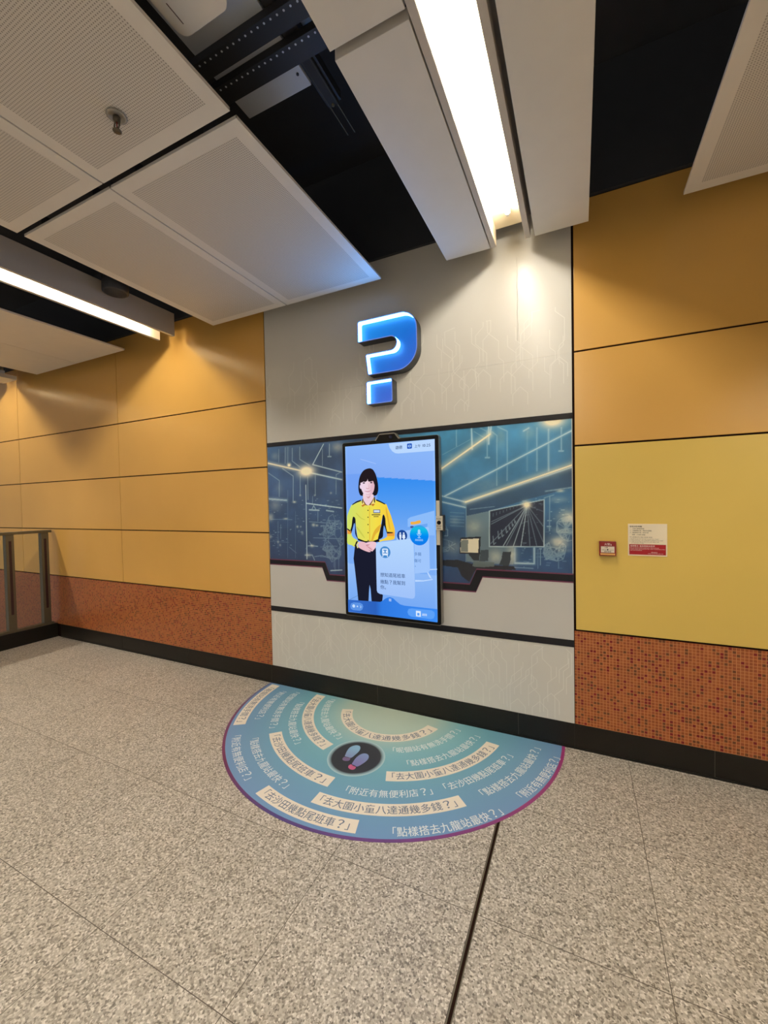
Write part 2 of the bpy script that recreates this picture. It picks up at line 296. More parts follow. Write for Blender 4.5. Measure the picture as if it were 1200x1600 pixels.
def inset(pts, d):
    """closed outline moved inwards by d (counter-clockwise outlines)"""
    n = len(pts); out = []
    for i in range(n):
        a, b, c = Vector(pts[i - 1]), Vector(pts[i]), Vector(pts[(i + 1) % n])
        e0, e1 = (b - a).normalized(), (c - b).normalized()
        n0, n1 = Vector((-e0.y, e0.x)), Vector((-e1.y, e1.x))
        m = (n0 + n1).normalized(); k = max(0.35, m.dot(n0)); out.append(tuple(b + m * d / k))
    return out

# lettering: every glyph is real flat outline geometry from the built-in font
_gl = {}
_tc = bpy.data.curves.new('lettering_source', 'FONT'); _tc.resolution_u = 3
_to = bpy.data.objects.new('lettering_source', _tc); COL.objects.link(_to)
def glyph(ch, bold=0.0):
    k = (ch, bold)
    if k not in _gl:
        _tc.body = ch
        bpy.context.view_layer.update()
        me = bpy.data.meshes.new_from_object(_to)
        vs = [(v.co.x, v.co.y, 0) for v in me.vertices]; fs = [tuple(p.vertices) for p in me.polygons]
        bpy.data.meshes.remove(me)
        if bold:                                                       # heavier weight: the outline struck twice
            n = len(vs); vs = [(x - bold, z, 0) for x, z, e in vs] + [(x + bold, z, 1) for x, z, e in vs]; fs = fs + [tuple(i + n for i in f) for f in fs]
        if ch == '？':
            a, c = min(v[0] for v in vs), max(v[0] for v in vs); e, g = min(v[1] for v in vs), max(v[1] for v in vs)
            vs = [(.20 + .60 * (x - a) / (c - a), -.04 + .86 * (z - e) / (g - e), k_) for x, z, k_ in vs]
        _gl[k] = (vs, fs)
    return _gl[k]
def width(ch):
    if ord(ch) > 0x2000: return 1.0
    if ch == ' ': return 0.32
    vs = glyph(ch)[0]; return (max(v[0] for v in vs) + 0.10) if vs else 0.3
def write_line(mb, text, x, z, size, y, bold=0.0, squeeze=1.0):
    """a line of lettering on an upright plane at depth y"""
    for ch in text:
        if ch != ' ':
            vs, fs = glyph(ch, bold)
            mb.raw([(x + v[0] * size * squeeze, y - v[2] * .0001, z + v[1] * size) for v in vs], fs)
        x += width(ch) * size * squeeze
    return x
def write_width(text): return sum(width(c) for c in text)

def grid_print(name, x0, x1, z0, z1, y, nx, nz, cols, mat, parent):
    """a flat printed sheet whose picture is stored point by point; cols has shape nz, nx, 3"""
    xs = np.linspace(x0, x1, nx); zs = np.linspace(z0, z1, nz)
    X, Z = np.meshgrid(xs, zs); co = np.stack([X, np.full_like(X, y), Z], -1).reshape(-1, 3)
    i = np.arange(nx * nz).reshape(nz, nx)
    q = np.stack([i[:-1, :-1], i[:-1, 1:], i[1:, 1:], i[1:, :-1]], -1).reshape(-1, 4)
    me = bpy.data.meshes.new(name); me.vertices.add(len(co)); me.vertices.foreach_set('co', co.ravel())
    me.loops.add(q.size); me.loops.foreach_set('vertex_index', q.ravel().astype(np.int32))
    me.polygons.add(len(q)); me.polygons.foreach_set('loop_start', np.arange(0, q.size, 4, dtype=np.int32))
    me.update(calc_edges=True)
    at = me.attributes.new('print_colour', 'FLOAT_COLOR', 'POINT')
    rgba = np.ones((len(co), 4), np.float32); rgba[:, :3] = cols.reshape(-1, 3)
    at.data.foreach_set('color', rgba.ravel())
    return link_mesh(name, me, mat, parent)
def lin_np(a): a = np.clip(a, 0, 255) / 255.0; return np.where(a <= 0.04045, a / 12.92, ((a + 0.055) / 1.055) ** 2.4)
def inside(poly, X, Z):
    r = np.zeros(X.shape, bool); n = len(poly)
    for i in range(n):
        (x1, y1), (x2, y2) = poly[i], poly[(i + 1) % n]
        if y1 == y2: continue
        c = ((y1 > Z) != (y2 > Z)) & (X < (x2 - x1) * (Z - y1) / (y2 - y1) + x1); r ^= c
    return r
def value_noise(X, Z, s, seed):
    g = np.random.default_rng(seed).random((64, 64)); u, v = X / s, Z / s
    i, j = np.floor(u).astype(int), np.floor(v).astype(int); fu, fv = u - i, v - j
    fu, fv = fu * fu * (3 - 2 * fu), fv * fv * (3 - 2 * fv); a = lambda p, q: g[p % 64, q % 64]
    return (a(i, j) * (1 - fu) + a(i + 1, j) * fu) * (1 - fv) + (a(i, j + 1) * (1 - fu) + a(i + 1, j + 1) * fu) * fv

# ------------------------------------------------------------------ materials
def granite_floor():
    w = NT('granite_floor'); v = w.coords(); s = w.xyz(v)
    vo = w.n('ShaderNodeTexVoronoi'); w.link(v, vo.inputs['Vector']); vo.inputs['Scale'].default_value = 165
    c = w.xyz(vo.outputs['Color'])[0]
    f = w.math('ADD', w.math('MULTIPLY', c, 0.6), w.math('MULTIPLY', w.noise(v, 95, 3, .6), 0.4))
    stone = w.ramp(f, [(0.14, rgb(84, 77, 70)), (0.29, rgb(140, 131, 119)), (0.47, rgb(177, 168, 155)), (0.64, rgb(191, 182, 169)), (0.80, rgb(226, 219, 208))])
    slab = w.n('ShaderNodeTexWhiteNoise', noise_dimensions='2D')
    comb = w.n('ShaderNodeCombineXYZ')
    T = 0.607; lines = []
    for k, off in ((0, 0.245), (1, -1.243)):
        q = w.math('DIVIDE', w.math('SUBTRACT', s[k], off), T)
        w.link(w.math('FLOOR', q), comb.inputs[k])
        fr = w.math('FRACT', q)
        lines.append(w.math('LESS_THAN', w.math('MINIMUM', fr, w.math('SUBTRACT', 1.0, fr)), 0.0013 / T))
    w.link(comb.outputs[0], slab.inputs['Vector'])
    tone = w.math('ADD', 0.85, w.math('MULTIPLY', slab.outputs['Value'], 0.10))
    sc = w.n('ShaderNodeVectorMath', operation='SCALE'); w.link(stone, sc.inputs[0]); w.link(tone, sc.inputs['Scale'])
    joint = w.math('MAXIMUM', lines[0], lines[1])
    w.color(w.mix(joint, sc.outputs[0], rgb(78, 68, 58)))
    w.rough(w.math('ADD', 0.36, w.math('MULTIPLY', c, 0.2)))
    return w.m
def mosaic():
    w = NT('glass_mosaic'); v = w.coords(); s = w.xyz(v); T = 0.0171
    comb = w.n('ShaderNodeCombineXYZ'); es = []
    for k, a in ((0, s[0]), (1, s[2])):
        q = w.math('DIVIDE', a, T); w.link(w.math('FLOOR', q), comb.inputs[k]); fr = w.math('FRACT', q)
        es.append(w.math('MINIMUM', fr, w.math('SUBTRACT', 1.0, fr)))
    wn = w.n('ShaderNodeTexWhiteNoise', noise_dimensions='2D'); w.link(comb.outputs[0], wn.inputs['Vector'])
    tile = w.ramp(wn.outputs['Value'], [(0.0, rgb(112, 2, 10)), (0.105, rgb(100, 52, 18)), (0.24, rgb(136, 68, 22)), (0.46, rgb(146, 75, 27)), (0.70, rgb(152, 82, 34)), (0.86, rgb(140, 68, 30))], 'CONSTANT')
    grout = w.math('LESS_THAN', w.math('MINIMUM', es[0], es[1]), 0.078)
    w.color(w.mix(grout, tile, rgb(184, 124, 80))); w.rough(w.math('ADD', 0.28, w.math('MULTIPLY', grout, 0.5)))
    return w.m
def perforated():
    w = NT('perforated_metal'); s = w.xyz(w.coords()); T = 0.0095; d = []
    for k in (0, 1):
        fr = w.math('SUBTRACT', w.math('FRACT', w.math('DIVIDE', s[k], T)), 0.5); d.append(w.math('MULTIPLY', fr, fr))
    hole = w.math('LESS_THAN', w.math('ADD', d[0], d[1]), 0.065)
    w.color(w.mix(hole, rgb(214, 208, 199), rgb(150, 143, 134))); w.rough(0.55); return w.m
def enamel(name, c, rough=0.20):
    w = NT(name); v = w.coords(); f = w.noise(v, 2.2, 3); w.color(w.mix(f, tuple(x * .95 for x in c[:3]) + (1,), tuple(x * 1.05 for x in c[:3]) + (1,)))
    w.rough(w.math('ADD', rough, w.math('MULTIPLY', w.noise(v, 5, 2), 0.08))); w.bump(w.noise(v, 3.0, 2), 0.04, 0.01)
    return w.m
M_floor = granite_floor(); M_mosaic = mosaic(); M_perf = perforated()
M_amber = enamel('amber_enamel', rgb(213, 164, 84)); M_yellow = enamel('yellow_enamel', rgb(219, 186, 94))
M_gap = paint('dark_joint', rgb(30, 15, 9), 0.9, spec=.1)
M_base = paint('black_granite', rgb(16, 14, 10), 0.40, 0, 0.35, 160, .3)
M_basejoint = paint('granite_joint', rgb(88, 84, 74), 0.8)
M_void = paint('void_black', rgb(50, 51, 56), 0.9)
M_tray = paint('ceiling_paint', rgb(226, 220, 211), 0.5)
M_batten = paint('batten_paint', rgb(222, 217, 209), 0.45)
M_trough = paint('trough_paint', rgb(196, 188, 178), 0.45)
M_reflect = paint('reflector_white', rgb(240, 226, 196), 0.5)
M_darkmetal = paint('dark_metal', rgb(58, 58, 62), 0.5, 0.2)
M_duct = paint('duct_grey', rgb(205, 210, 220), 0.6)
M_steel = paint('brushed_steel', rgb(104, 97, 78), 0.42, 0.6)
M_silver = paint('kiosk_silver', rgb(150, 146, 138), 0.35, 0.8)
M_black = paint('gloss_black', rgb(8, 8, 10), 0.45, spec=.15)
M_tube = glow('fluorescent_tube', (1.0, 0.935, 0.81, 1), TUBE)
M_cap = paint('tube_cap', rgb(225, 222, 215), 0.35)
M_white = paint('white_plastic', rgb(226, 222, 212), 0.4)

# ------------------------------------------------------------------ setting
XL, XR = -2.352, -0.034           # edges of the grey graphic
FX0, FX1, FY0 = -9.5, 6.0, -9.0
struct(MB().box(-5.675, FX1, FY0, 0.0, -0.12, 0.0).build('floor', M_floor))
struct(MB().box(FX0, -5.675, FY0, 0.0, -1.32, -1.20).build('floor_1', M_floor))
struct(MB().box(-0.357, -0.347, FY0, -0.002, -0.001, 0.0004).build('trim_1', M_gap))
o = MB(); o.box(-0.3605, -0.357, FY0, -0.002, -0.001, 0.0006); o.box(-0.347, -0.3435, FY0, -0.002, -0.001, 0.0006)
struct(o.build('trim_2', M_steel))
struct(MB().box(FX0, FX1, FY0, 0.35, 3.95, 4.05).build('ceiling', M_void))
struct(MB().box(FX0, FX1, -0.02, 0.35, 3.252, 3.95).build('trim_3', M_void))     # dark beam above the cladding

def wall(name, x0, x1, panels, mosaic_x):
    root = struct(MB().box(x0, x1, 0.010, 0.30, -1.2 if x0 < -6 else 0.0, 3.252).build(name, M_gap))
    for (a, b, c, d, m) in panels:
        MB().box(a + .003, b - .003, 0.0, 0.0105, c + .005, d - .005, 0.0015).build('cladding_panel', m, root)
    MB().box(mosaic_x[0], mosaic_x[1], 0.001, 0.0105, 0.150, 0.716).build('mosaic_band', M_mosaic, root)
    if x0 < -6: MB().box(x0, -5.675, 0.001, 0.0105, -1.20, 0.150).build('mosaic_band', M_mosaic, root)
    return root
PX = [XL, -4.328, -6.304, -8.28, FX0]
ROWS = [(0.722, 1.273), (1.273, 1.825), (1.825, 2.378), (2.378, 3.25)]
wall('wall_left', FX0, XL - .004, [(PX[i + 1], PX[i] - (.006 if i == 0 else 0), a, b, M_amber) for i in range(4) for a, b in ROWS], (FX0, XL - .004))
wall('wall_right', XR + .004, FX1, [(p, q, a, b, m) for p, q in ((XR + .010, 1.945), (1.945, 3.92), (3.92, FX1)) for a, b, m in ((0.722, 1.825, M_yellow), (1.825, 2.378, M_amber), (2.378, 3.25, M_amber))], (XR + .004, FX1))
struct(MB().box(XL - .004, XR + .004, 0.012, 0.30, 0.0, 3.252).build('wall_back', M_gap))
JX = [-7.37, -6.37, -5.6, -4.37, -3.37, -2.366, -1.363, -0.360, 0.645, 1.65, 2.65]
def baseboard(name, x0, x1):
    mb = MB(); e = [x0] + [j for j in JX if x0 < j < x1] + [x1]
    for a, b in zip(e, e[1:]): mb.box(a + (.001 if a != x0 else 0), b - (.001 if b != x1 else 0), -0.004, 0.02, 0.012, 0.152, 0.001)
    mb.box(x0, x1, -0.007, 0.02, 0.0, 0.011)
    mb.cur = 1; mb.box(x0, x1, -0.0025, 0.015, 0.011, 0.1515)
    return struct(mb.build(name, [M_base, M_basejoint]))
baseboard('baseboard_left', -5.52, XL); baseboard('baseboard_back', XL, XR); baseboard('baseboard_right', XR, FX1)

# ------------------------------------------------------------------ grey graphic with the mural
M_sheet = paint('grey_vinyl', rgb(206, 202, 193), 0.30, 0, 0.03, 3)
M_sheetlow = paint('plain_grey_vinyl', rgb(196, 193, 188), 0.36, 0, 0.02, 3)
M_circuit = paint('circuit_print', rgb(222, 219, 210), 0.32)
M_navy = paint('navy_band', rgb(18, 19, 26), 0.6, spec=.25)
M_plum = paint('plum_edge', rgb(104, 44, 74), 0.45)
panel = thing('graphic_wall_panel', 'tall grey vinyl graphic with a dark blue control room mural between the yellow walls', 'wall graphic', ((XL + XR) / 2, 0, 0))
PXC = (XL + XR) / 2
def lx(x): return x - PXC
mb = MB(); mb.box(lx(XL), lx(XR) , 0.0, 0.012, 0.150, 3.25)
mb.cyl((lx(XL) + .01, .0030, 2.378), (lx(-0.30), .0030, 2.378), .0042, n=6); mb.cyl((lx(-0.33),   .0022, 2.378), (lx(XR) - .01, .0022, 2.378), .003, n=6)
for k in range(6): mb.cyl((lx(-0.341 + .004 * (k % 2)), -.0006, 2.50 + k * .085), (lx(-0.341 + .004 * ((k + 1) % 2)), -.0006, 2.585 + k * .085), .0022, n=6)
mb.build('vinyl_sheet', M_sheet, panel)
mb = MB(); mb.face([(lx(XL), -.0005, .72), (lx(XR), -.0005, .72), (lx(XR), -.0005, 1.2), (lx(XL), -.0005, 1.2)]); mb.build('plain_sheet', M_sheetlow, panel)
# thin circuit lines
def circuit(z0, z1, x0, x1, n, seed, keep):
    rr = random.Random(seed); mb = MB(); w = .0017
    def rib(pts):
        yl = -.0008 - .00003 * (len(mb.f) % 26)
        for (a, b), (c, d) in zip(pts, pts[1:]):
            L = math.hypot(c - a, d - b) or 1; px_, pz_ = -(d - b) / L * w, (c - a) / L * w
            yl -= .000004; mb.face([(lx(a - px_), yl, b - pz_), (lx(c - px_), yl, d - pz_), (lx(c + px_), yl, d + pz_), (lx(a + px_), yl, b + pz_)])
    pitch = (x1 - x0) / n
    for i in range(n):
        for j in range(3):
            if rr.random() > keep((x0 + pitch * i - x0) / (x1 - x0)): continue
            x = x0 + pitch * (i + .5) + rr.choice((-.3, 0, .3)) * pitch; z = z0 + rr.random() * (z1 - z0) * .55; p = [(x, z)]
            for _ in range(rr.choice((1, 2, 2))):
                z += .03 + rr.random() * .12; p.append((p[-1][0], z))
                s = rr.choice((-1, 1)) * rr.choice((.03, .05, .07)); z += abs(s) * .95; p.append((p[-1][0] + s, z))
            z += .03 + rr.random() * .08; p.append((p[-1][0], z))
            rib([(min(max(a, XL + .01), XR - .01), min(b, z1)) for a, b in p if b <= z1 + .1])
        if rr.random() < keep(i / n) * .6:                              # pointed hexagon
            x = x0 + pitch * (i + .5); z = z0 + rr.random() * (z1 - z0) * .45; h = .045
            if XL + .05 < x - h and x + h < XR - .02: rib([(x - h, max(z0, z - .08)), (x - h, z), (x, z + h), (x + h, z), (x + h, max(z0, z - .08))])
    return mb
mb = circuit(2.10, 2.66, XL + .03, XR - .03, 30, 4, lambda t: .35 + .6 * t)
m2 = circuit(0.155, 0.60, XL + .03, XR - .03, 34, 9, lambda t: .8)
mb.raw(m2.v, m2.f); mb.build('circuit_pattern', M_circuit, panel)
# the mural picture
def mural():
    nx, nz = 720, 330; x0, x1, z0, z1 = -2350, -38, 930, 1992
    X, Z = np.meshgrid(np.linspace(x0, x1, nx), np.linspace(z0, z1, nz))
    t = (Z - z0) / (z1 - z0); right = X > -1200
    base = np.stack([38 + 18 * t, 50 + 38 * t, 82 + 50 * t], -1)
    rt = np.stack([38 + 20 * t, 56 + 66 * t, 94 + 68 * t], -1)
    base = np.where(right[..., None], rt, base)
    cloud = value_noise(X + 9000, Z, 210, 1) * .6 + value_noise(X + 9000, Z, 80, 2) * .3 + value_noise(X + 9000, Z, 24, 3) * .1
    base *= (.72 + .56 * cloud)[..., None]
    tint = value_noise(X + 5000, Z, 330, 5)[..., None]; base += tint * np.array([0, 8, 12])
    img = base
    P = MURAL_POLYS
    def fill(key, c, a=1.0):
        m = inside(P[key], X, Z)[..., None] * a; c = np.array(c, float); return img * (1 - m) + c * m
    img = fill('soffit', (34, 50, 74), .55); img = fill('wall_light', (128, 142, 140), .62); img = fill('picture', (22, 30, 52), .95)
    L = np.zeros(X.shape); cream = np.array([252, 240, 206.]); ice = np.array([206, 230, 232.])
    Lw = np.zeros(X.shape)
    for (ax, az, bx, bz, w, b, g) in MURAL_LINES:
        m = g * 3 + w * 2 + 8; xa, xb, za, zb = min(ax, bx) - m, max(ax, bx) + m, min(az, bz) - m, max(az, bz) + m
        i0, i1 = np.searchsorted(X[0], [xa, xb]); j0, j1 = np.searchsorted(Z[:, 0], [za, zb])
        if i1 <= i0 or j1 <= j0: continue
        xx, zz = X[j0:j1, i0:i1], Z[j0:j1, i0:i1]; dx, dz = bx - ax, bz - az; LL = dx * dx + dz * dz or 1
        u = np.clip(((xx - ax) * dx + (zz - az) * dz) / LL, 0, 1); d = np.hypot(xx - ax - u * dx, zz - az - u * dz)
        c = b * np.clip((w * .5 + 2.4 - d) / 2.4, 0, 1)
        if g: c = np.maximum(c, b * .55 * np.exp(-(d / g) ** 2))
        tgt = Lw if g >= 16 else L
        tgt[j0:j1, i0:i1] = np.maximum(tgt[j0:j1, i0:i1], c)
    for (cx, cz, rx, rz, b) in MURAL_GLOWS:
        d = ((X - cx) / rx) ** 2 + ((Z - cz) / rz) ** 2; Lw = np.maximum(Lw, np.clip(b * np.exp(-d * 1.3), 0, 1) * (.72 + .28 * value_noise(X + 7000, Z, 16, 8) if b < .9 else 1))
    # network on the globe at the left and pale plots on the far right wall
    rr = np.random.default_rng(3)
    def net(cx, cz, rx, rz, n, b, reach):
        nonlocal L
        a = rr.random(n) * 6.283; q = np.sqrt(rr.random(n)); xs, zs = cx + rx * q * np.cos(a), cz + rz * q * np.sin(a)
        for i in range(n):
            for j in range(i + 1, n):
                if np.hypot(xs[i] - xs[j], zs[i] - zs[j]) < reach:
                    xa, xb, za, zb = min(xs[i], xs[j]) - 6, max(xs[i], xs[j]) + 6, min(zs[i], zs[j]) - 6, max(zs[i], zs[j]) + 6
                    i0, i1 = np.searchsorted(X[0], [xa, xb]); j0, j1 = np.searchsorted(Z[:, 0], [za, zb])
                    if i1 <= i0 or j1 <= j0: continue
                    xx, zz = X[j0:j1, i0:i1], Z[j0:j1, i0:i1]; dx, dz = xs[j] - xs[i], zs[j] - zs[i]
                    u = np.clip(((xx - xs[i]) * dx + (zz - zs[i]) * dz) / (dx * dx + dz * dz + 1e-6), 0, 1)
                    d = np.hypot(xx - xs[i] - u * dx, zz - zs[i] - u * dz)
                    L[j0:j1, i0:i1] = np.maximum(L[j0:j1, i0:i1], b * np.clip((3 - d) / 2.4, 0, 1))
    net(-1730, 1240, 120, 190, 70, .42, 58); net(-70, 1330, 70, 90, 26, .45, 60); net(-140, 1195, 80, 70, 26, .5, 55); net(-830, 1240, 60, 120, 18, .3, 60); net(-650, 1200, 60, 60, 12, .3, 50)
    for _ in range(170):                                                # small specks and ticks
        x, z = (rr.uniform(-2340, -1650), rr.uniform(1080, 1560)) if rr.random() < .5 else (rr.uniform(-330, -50), rr.uniform(1080, 1520))
        w, h = rr.uniform(2, 14), rr.uniform(1.5, 3)
        L = np.maximum(L, rr.uniform(.15, .6) * ((np.abs(X - x) < w) & (np.abs(Z - z) < h)))
    L = L[..., None]; Lw = Lw[..., None]
    img = img * (1 - .85 * L) + ice * .85 * L + 0 * L; img = img * (1 - Lw) + cream * Lw
    for k, c, a in (('cabinet', (52, 64, 74), 1), ('chair', (44, 52, 60), 1), ('stand', (30, 36, 44), 1), ('desk', (24, 28, 38), 1), ('keyboard', (92, 104, 104), .9), ('monitor', (22, 26, 36), 1), ('monitor_screen', (228, 218, 190), 1), ('screen_pane', (104, 112, 110), .9)):
        img = fill(k, c, a)
    return x0, x1, z0, z1, nx, nz, lin_np(img)
x0, x1, z0, z1, nx, nz, cols = mural()
grid_print('mural_print', lx(x0 / 1000), lx(x1 / 1000), z0 / 1000, z1 / 1000, -.0010, nx, nz, cols * 1.12, painted('mural_ink', rough=.4), panel)
# dark bands; the lower border steps down beside the display
mb = MB(); mb.box(lx(XL), lx(XR), -.004, 0.0, 1.988, 2.022); mb.build('top_band', M_navy, panel)
mb = MB(); mb.box(lx(XL), lx(XR), -.004, 0.0, 0.618, 0.660); mb.build('bottom_band', M_navy, panel)
LT = [(-2.352, 1.052), (-1.800, 1.052), (-1.762, 0.956), (-1.30, 0.956)]; LB = [(-2.352, 1.010), (-1.828, 1.010), (-1.789, 0.908), (-1.30, 0.908)]
RT = [(-1.20, 0.957), (-0.660, 0.957), (-0.614, 1.059), (-0.034, 1.059)]; RB = [(-1.20, 0.908), (-0.620, 0.908), (-0.575, 1.010), (-0.034, 1.010)]
plain = MB(); edge = MB(); ribbon = MB()
for T, Bt in ((LT, LB), (RT, RB)):
    for (a, b), (c, d) in zip(zip(T, T[1:]), zip(Bt, Bt[1:])):
        ribbon.face([(lx(c[0]), -.0022, c[1]), (lx(d[0]), -.0022, d[1]), (lx(b[0]), -.0022, b[1]), (lx(a[0]), -.0022, a[1])])
        for p, q, s in ((a, b, 1), (c, d, -1)):
            edge.face([(lx(p[0]), -.0028, p[1] - .004), (lx(q[0]), -.0028, q[1] - .004), (lx(q[0]), -.0028, q[1] + .004), (lx(p[0]), -.0028, p[1] + .004)])
    plain.face([(lx(p[0]), -.0016, p[1]) for p in Bt] + [(lx(Bt[-1][0]), -.0016, .64), (lx(Bt[0][0]), -.0016, .64)])
plain.build('plain_sheet', M_sheetlow, panel); r_ = ribbon.build('stepped_border', M_navy, panel); edge.build('border_edge', M_plum, r_)

# ------------------------------------------------------------------ question mark sign
def arc(cx, cz, r, a0, a1, n=10): return [(cx + r * math.cos(math.radians(a0 + (a1 - a0) * i / n)), cz + r * math.sin(math.radians(a0 + (a1 - a0) * i / n))) for i in range(n + 1)]
QX, QZ = -1.20, 2.51
hook = ([(-1.345, 2.415)] + arc(-1.125, 2.565, .150, 270, 360, 14)[0:] + arc(-1.095, 2.688, .120, 0, 90, 12) +
        arc(-1.412, 2.792, .016, 90, 180, 4) + arc(-1.418, 2.667, .010, 180, 270, 4) + [(-1.172, 2.657)] + arc(-1.172, 2.611, .046, 90, -90, 12)[1:] +
        arc(-1.355, 2.553, .012, 90, 180, 4) + [(-1.352, 2.425)])
dot = rounded_rect(-1.366, -1.163, 2.208, 2.372, .014, 4)
sign = thing('question_mark_sign', 'glowing blue question mark sign with white lit rim on the grey wall above the display', 'sign', (QX, 0, QZ))
M_return = paint('sign_return', rgb(70, 72, 74), 0.35, 0.6)
M_rim = glow('sign_led_rim', (0.07, 0.36, 1.0, 1), SIGN_RIM)
def sign_face_mat():
    w = NT('sign_face_glow'); s = w.xyz(w.coords())
    f = w.math('ADD', w.math('MULTIPLY', s[0], 0.75), w.math('MULTIPLY', s[2], -0.95))
    f = w.math('ADD', w.math('MULTIPLY', f, 1.0), 0.42)
    w.color((0, 0, 0, 1)); w.link(w.ramp(f, [(0.0, rgb(0, 140, 236)), (0.35, rgb(8, 112, 220)), (0.62, rgb(46, 98, 216)), (0.95, rgb(86, 98, 222))]), w.bsdf.inputs['Emission Color'])
    w.bsdf.inputs['Emission Strength'].default_value = 0.82; w.rough(.4); return w.m
M_face = sign_face_mat(); M_lip = glow('sign_lip', rgb(122, 150, 236), 0.8)
for nm, pts in (('hook', hook), ('dot', dot)):
    P = [(a - QX, b - QZ) for a, b in pts]; I = inset(P, .006); n = len(P)
    mb = MB(); yb, yf, yi = 0.0, -.082, -.026
    for i in range(n):
        j = (i + 1) % n
        mb.face([(P[i][0], yb, P[i][1]), (P[j][0], yb, P[j][1]), (P[j][0], yf, P[j][1]), (P[i][0], yf, P[i][1])])
    mb.build(nm + '_shell', M_return, sign)
    mb = MB()
    for i in range(n):
        j = (i + 1) % n; mb.face([(P[i][0], yf, P[i][1]), (P[j][0], yf, P[j][1]), (I[j][0], yf, I[j][1]), (I[i][0], yf, I[i][1])])
    mb.build(nm + '_front_lip', M_lip, sign)
    mb = MB()
    for i in range(n):
        j = (i + 1) % n; mb.face([(I[i][0], yf + .002, I[i][1]), (I[j][0], yf + .002, I[j][1]), (I[j][0], yi, I[j][1]), (I[i][0], yi, I[i][1])])
    mb.build(nm + '_lit_rim', M_rim, sign)
    mb = MB(); mb.face([(a, yi, b) for a, b in I]); mb.build(nm + '_face', M_face, sign)

# ------------------------------------------------------------------ display kiosk
KX, KZ = -1.5625, 0.697            # lower left corner of the lit picture
KC = (-1.2145, 0.0, 0.672)
kiosk = thing('display_kiosk', 'upright wall display showing a woman in a yellow shirt below the question mark sign', 'display', KC)
def kx(u): return KX + u / 1000 - KC[0]
def kz(v): return KZ + v / 1000 - KC[2]
YS = -.0602
def layer(k): return YS - .00025 * k
def shape(mb, pts, k, smooth=0):
    if smooth: pts = spline(pts, smooth)
    mb.face([(kx(a), layer(k), kz(b)) for a, b in pts])
hx0, hx1, hz0, hz1 = -1.588 - KC[0], -.841 - KC[0], 0.0, 1.284
mb = MB(); mb.prism(rounded_rect(hx0, hx1, hz0, hz1, .016), 'y', -.012, -.0585); mb.build('housing', M_silver, kiosk)
MB().box(hx0 + .15, hx1 - .15, -.013, 0.0, .35, .95).build('wall_bracket', M_darkmetal, kiosk)
mb = MB(); mb.prism(rounded_rect(hx0 + .002, hx1 - .003, hz0 + .003, hz1 - .002, .014), 'y', -.0583, -.0600); mb.build('bezel', M_black, kiosk)
cm = MB(); cm.prism([(-1.318 - KC[0], 1.280), (-1.283 - KC[0], 1.322), (-1.275 - KC[0], 1.326), (-1.168 - KC[0], 1.326), (-1.159 - KC[0], 1.322), (-1.122 - KC[0], 1.280)], 'y', -.016, -.0605)
cmo = cm.build('camera_module', M_silver, kiosk)
mb = MB(); mb.prism([(-1.312 - KC[0], 1.272), (-1.280 - KC[0], 1.318), (-1.163 - KC[0], 1.318), (-1.128 - KC[0], 1.272)], 'y', -.0600, -.0618); mb.build('camera_window', M_black, cmo)
mb = MB(); mb.cyl((-1.192 - KC[0], -.0617, 1.297), (-1.192 - KC[0], -.0650, 1.297), .014, .012); mb.build('lens', paint('lens_glass', rgb(10, 12, 40), 0.08), cmo)
def backdrop():
    nx, nz = 140, 250; U, V = np.meshgrid(np.linspace(0, 693, nx), np.linspace(0, 1231, nz))
    def mixc(a, b, t): t = np.clip(t, 0, 1)[..., None]; return np.array(a, float) * (1 - t) + np.array(b, float) * t
    sky = mixc((128, 170, 250), (136, 178, 252), U / 693)
    sky = sky + (mixc((0, 0, 0), (10, 14, 4), (V - 950) / 300))
    wallc = mixc((128, 178, 250), (58, 146, 246), (V - 560) / 400); wallc = np.where((U < 255)[..., None], mixc((126, 176, 250), (118, 166, 250), (V - 400) / 600), wallc)
    floorc = mixc((120, 172, 250), (158, 198, 252), (V - 60) / 380)
    hz = 1020 - U * .098; hz = np.where(U < 255, 1028, hz); fz = 367 - .08 * U
    img = np.where((V > hz)[..., None], sky, np.where((V > fz)[..., None], wallc, floorc))
    edge = np.exp(-(np.minimum(U, 693 - U) / 9.0) ** 2)[..., None]; img = img + edge * 16
    return nx, nz, lin_np(img)
nx, nz, cols = backdrop()
grid_print('screen', kx(0), kx(693), kz(0), kz(1231), YS, nx, nz, cols, painted('screen_picture', .95), kiosk)
S_ = SCREEN; PT = S_.pop('_pts'); PT['l3b'] = (PT['l3a'][0] + 33, PT['l3a'][1])
# scenery lines in the picture
for k in ('streak', 'swoosh', 'swoosh_second'):
    mb = MB(); shape(mb, S_[k], 1); mb.build('light_streak', px(158, 192, 252) if k == 'streak' else px(188, 216, 255), kiosk)
mb = MB(); shape(mb, S_['floor_line'], 1); mb.build('floor_line', px(92, 132, 190), kiosk)
c3 = MB(); shape(c3, S_['card_third'], 2); c3o = c3.build('faded_card', px(140, 188, 250), kiosk)
mb = MB(); shape(mb, S_['picture_orange'], 3, 2); mb.build('picture_fragment', px(240, 176, 70), c3o)
mb = MB(); shape(mb, ellipse(PT['picture'][0] if 'picture' in PT else 520, 640, 14, 8), 3); mb.build('picture_fragment', px(70, 90, 150), c3o)
c2 = MB(); shape(c2, S_['card_second'], 3); c2o = c2.build('second_card', px(160, 198, 252), kiosk)
y = layer(4)
for t, k in (('多關', 's1a'), ('做可', 's2a'), ('。', 's3')):
    mb = MB(); write_line(mb, t, kx(PT[k][0]), kz(PT[k][1]), .026, y, .014); mb.build('lettering', px(92, 132, 190), c2o)
